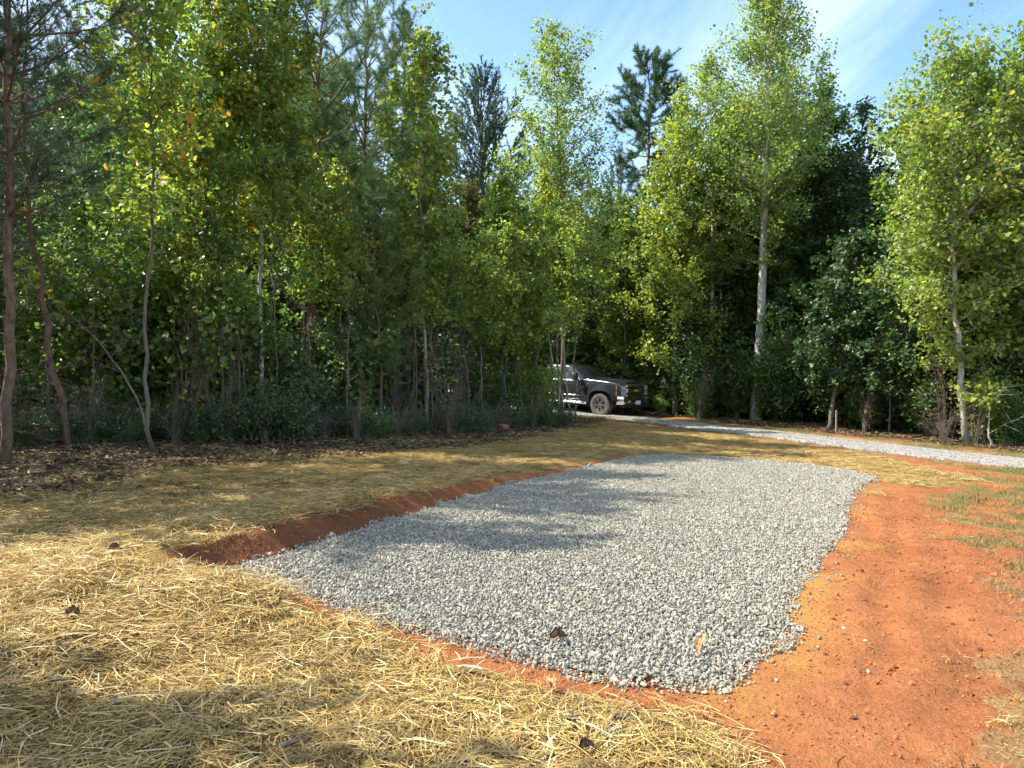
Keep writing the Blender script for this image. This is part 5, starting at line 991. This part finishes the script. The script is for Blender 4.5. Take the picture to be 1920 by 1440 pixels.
# ------------------------------------------------------------------ undergrowth deep in the wood, one mass
r = np.random.default_rng(21); P = []
while len(P) < 420:
    d = r.uniform(18, 62); px = r.uniform(-500, 2400); x = (px - CX) / F * d; rd1 = float(road_d(np.array([x]), np.array([d]))[0])
    if rd1 < 3.4 or float(masks(np.array([x]), np.array([d]))[3][0]) < .5: continue
    if px < 860 and d < 25: continue
    if 840 < px < 1290 and d < 33.5: continue
    if px > 1250 and d < 30 and x * .72 + d * .69 < 25.5: continue
    P.append((x, d, float(height(x, d))))
P = np.array(P); n = len(P); fol = [SH['dark'][1], SH['green'][1], SH['leafy'][1], SH['dark'][1]]
scatter('undergrowth', P, np.column_stack([0 * P[:, 0], 0 * P[:, 0], r.uniform(0, 6.28, n)]), np.column_stack([r.uniform(1.1, 1.9, n)] * 2 + [r.uniform(.9, 1.7, n)]), r.integers(0, 4, n), variants('undergrowth_kinds', fol),
        'dense dark undergrowth filling the wood between the trunks', 'undergrowth')

# ------------------------------------------------------------------ small things on the ground
B_STAKE = plain('weathered_wood', (0.36, 0.28, 0.20), .85, var=.3, vscale=20, bump=.5, bscale=60)
st_ = at(1568, 811); mb = MB(); mb.add(np.array([(a * .022, b * .022, z) for z in (-.1, .70) for a, b in ((-1, -1), (1, -1), (1, 1), (-1, 1))] + [(0, 0, .74)]), [np.array([[0, 1, 5, 4], [1, 2, 6, 5], [2, 3, 7, 6], [3, 0, 4, 7]]), np.array([[4, 5, 8], [5, 6, 8], [6, 7, 8], [7, 4, 8]])])
s = mb.build('survey_stake', B_STAKE); s.location = st_; tag(s, 'thin wooden stake standing in the verge beside the small leaning maple', 'stake')
def curled_leaf(k, L, wd, curl, mat, name, label, px, py, rz, tilt, up=.0, cat='dead leaf'):
    r = np.random.default_rng(700 + k); nu, nv = 9, 5; mb = MB(); V = []
    for a in np.linspace(0, 1, nu):
        for c in np.linspace(-1, 1, nv):
            w = wd * math.sin(math.pi * min(1, .08 + a * .9)) ** .7 * (1 + .25 * math.sin(a * 21 + k)); V.append((L * (a - .5), c * w * math.cos(curl * abs(c)), abs(c) ** 1.6 * w * curl * .8 + .18 * L * math.sin(a * 3.1) * .6 + r.normal(0, .002)))
    i = np.arange(nu - 1)[:, None] * nv; j = np.arange(nv - 1)[None]; V = np.array(V)
    q = np.stack([i + j, i + nv + j, i + nv + j + 1, i + j + 1], -1).reshape(-1, 4); V2 = V.copy(); V2[:, 2] -= .0025
    mb.add(np.concatenate([V, V2]), [q, q[:, ::-1] + nu * nv], .4); mb.tube([(-L * .5, 0, 0), (-L * .62, .004, .006), (-L * .75, .01, .02)], [.002, .002, .0015], 4, .3)
    o = mb.build(name, mat); p = at(px, py); zz = max(float(zat(p[0], p[1])), float(pad_z(p[0], p[1])) + .012 if float(poly_sd(PAD, p[:1], p[1:2])[0]) < 0 else -9)
    o.location = (p[0], p[1], zz + up); o.rotation_euler = (0, tilt, rz); return tag(o, label, cat)
M_DL1 = plain('brown_leaf', (0.11, 0.055, 0.034), .75, var=.4, vscale=30, bump=.6, bscale=90); M_DL2 = plain('tan_leaf', (0.46, 0.25, 0.11), .75, var=.4, vscale=40, bump=.6, bscale=90); M_DL3 = plain('red_brown_leaf', (0.20, 0.06, 0.03), .75, var=.4, vscale=30)
curled_leaf(1, .105, .05, 1.25, M_DL1, 'dead_leaf', 'dark brown curled leaf lying on the gravel pad', 1047, 1210, .2, 0, .012)
curled_leaf(2, .12, .036, .7, M_DL2, 'dead_leaf', 'tan folded leaf standing upright on the gravel near the pad corner', 1318, 1232, .5, R(-58), .05)
curled_leaf(3, .05, .024, 1.1, M_DL3, 'dead_leaf', 'small red-brown leaf at the clay edge of the gravel', 1219, 1290, .5, -.3, .008)
curled_leaf(4, .05, .02, 1.2, M_DL1, 'dead_leaf', 'dark scrap of leaf on the far half of the gravel pad', 1264, 905, .5, -.2, .01)
curled_leaf(5, .09, .04, 1.2, M_DL1, 'dead_leaf', 'brown curled leaf in the sunlit straw', 137, 1163, .1, 0, .035)
curled_leaf(6, .08, .035, 1.2, M_DL1, 'dead_leaf', 'brown leaf on the straw by the bank corner', 215, 1040, .6, 0, .035)
curled_leaf(7, .09, .04, 1.1, M_DL1, 'dead_leaf', 'grey-brown leaf on the shaded straw bank', 262, 922, .4, 0, .035)
curled_leaf(8, .12, .05, 1.1, M_DL2, 'dead_leaf', 'big crumpled brown leaf at the straw edge near the gravel corner', 1030, 1300, 1.9, -.2, .04)
curled_leaf(9, .075, .032, 1.2, M_DL1, 'dead_leaf', 'dark leaf tucked in the straw at the bottom of the picture', 1100, 1428, .4, 0, .04)
def chip(k, px, py, L, w, rz, label, mat=B_STAKE, name='wood_chip', cat='wood chip', up=.03):
    r = np.random.default_rng(800 + k); n = 7; t = np.linspace(-.5, .5, n)[:, None]; P = np.column_stack([t * L, r.normal(0, L * .03, n), r.normal(0, .004, n)]); mb = MB(); mb.tube(P, w * np.array([.35, .8, 1, .9, 1.05, .8, .3]) * r.uniform(.8, 1.2, n), 6)
    o = mb.build(name, mat); p = at(px, py); o.location = (p[0], p[1], float(zat(p[0], p[1])) + up); o.rotation_euler = (r.normal(0, .1), r.normal(0, .12), rz); o.scale = (1, 1, .6); return tag(o, label, cat)
M_GC = plain('grey_wood', (0.13, 0.105, 0.08), .9, var=.4, vscale=30, bump=.6, bscale=70)
chip(1, 212, 1328, .10, .018, -.9, 'grey striped bark chip lying on the shaded straw', M_GC, 'bark_chip', 'bark chip'); chip(2, 100, 1285, .16, .012, -.1, 'dark stick lying flat in the straw', M_GC, 'stick', 'stick')
chip(3, 322, 1206, .06, .012, .6, 'small grey wood chip with pale tip in sunlit straw', M_GC); chip(4, 372, 1264, .10, .010, -.1, 'short yellow piece of cane in the straw', M_DL2, 'cane', 'cane')
chip(5, 880, 1268, .17, .016, -.45, 'brown splintered root on the straw below the gravel', B_STAKE, 'root', 'root'); chip(6, 1075, 1362, .13, .018, .6, 'brown bark slab among the bright straw', M_GC, 'bark_slab', 'bark')
chip(7, 1150, 1385, .16, .016, .7, 'tan branch piece near the clay edge', B_STAKE, 'branch_piece', 'branch'); chip(8, 1160, 1360, .07, .022, .2, 'dark clump of bark by the tan branch piece', M_GC, 'bark_clump', 'bark')
chip(9, 545, 1412, .12, .014, .8, 'dark stick poking from the straw at the picture bottom', M_GC, 'stick', 'stick'); chip(10, 68, 1100, .18, .012, .1, 'dark stick in the sunlit straw by the edge', M_GC, 'stick', 'stick')
chip(11, 1450, 1343, .05, .008, 1.1, 'little tan twig upright on the clay', M_DL2, 'twig', 'twig', .015); chip(12, 385, 890, .5, .012, .7, 'pale forked stick at the wood edge', B_TWIG, 'stick', 'stick', .05); chip(13, 85, 880, .7, .009, .8, 'long thin dead stick at the foot of the pines', B_TWIG, 'stick', 'stick', .06)
chip(14, 1700, 775, 3.6, .03, -.15, 'long grey fallen branch in the dark wood by the spindly sapling', B_TWIG, 'fallen_branch', 'branch', .6)
M_CLOD = plain('red_clod', (0.34, 0.125, 0.05), .95, var=.35, vscale=25, bump=1.0, bscale=60)
M_PALE = plain('pale_stone', (0.45, 0.41, 0.34), .8, var=.15, vscale=20)
def lump(k, px, py, s, label, mat, name='clay_clod', cat='clod'):
    bm = bmesh.new(); bmesh.ops.create_icosphere(bm, subdivisions=2, radius=.5); r = np.random.default_rng(850 + k); D_ = unit(r.normal(size=(9, 3))); h = r.uniform(.3, .47, 9)
    for v in bm.verts:
        for d_, hh in zip(D_, h):
            q = float(np.dot(d_, v.co)) - hh
            if q > 0: v.co -= Vector(d_ * q)
        v.co += Vector(r.normal(0, .015, 3))
    me = bpy.data.meshes.new(name); bm.to_mesh(me); bm.free(); me.materials.append(mat); o = link(name, me); p = at(px, py); o.location = (p[0], p[1], float(zat(p[0], p[1])) + s * .16); o.scale = (s, s * .9, s * .65); o.rotation_euler = (0, 0, r.uniform(0, 6)); return tag(o, label, cat)
for k_, (px, py, s_, lab) in enumerate([(1838,1214,.075,'large red clod on the clay near the dry grass'),(1855,1192,.05,'red clod just behind the large clod'),(1548,1230,.045,'brown clod on the clay south of the yellow patch'),(1515,1222,.04,'clod on the yellow clay beside the gravel corner'),
    (1680,1250,.06,'flat clod in the middle of the clay'),(1585,1282,.05,'dark clod beside the dry grass wisps'),(1657,1024,.045,'dark clod high on the clay strip'),(1722,906,.06,'dark clod where the clay meets the yellow straw'),(1805,1008,.05,'dark clod at the green grass edge'),
    (1790,1033,.045,'small clod below the green grass edge'),(1780,1090,.05,'clod beside the dry grass strip'),(1786,1165,.05,'clod on the clay across from the pad corner'),(1600,1348,.05,'crumbly clod low on the clay'),(1820,1300,.06,'clod in the dry grass corner'),(1520,1116,.035,'stick-like clod at the gravel edge')]):
    lump(k_, px, py, s_ * .65, lab, M_CLOD)
lump(31, 1582, 1179, .032, 'pale stone lying on the orange clay', M_PALE, 'pale_stone', 'stone'); lump(32, 1623, 1206, .026, 'small pale pebble further out on the orange clay', M_PALE, 'pale_stone', 'stone')
lump(33, 945, 806, .38, 'red earth lump at the foot of the thicket', M_CLOD, 'earth_mound', 'earth mound'); lump(34, 1003, 815, .24, 'small red earth lump at the straw edge before the truck', M_CLOD, 'earth_mound', 'earth mound')
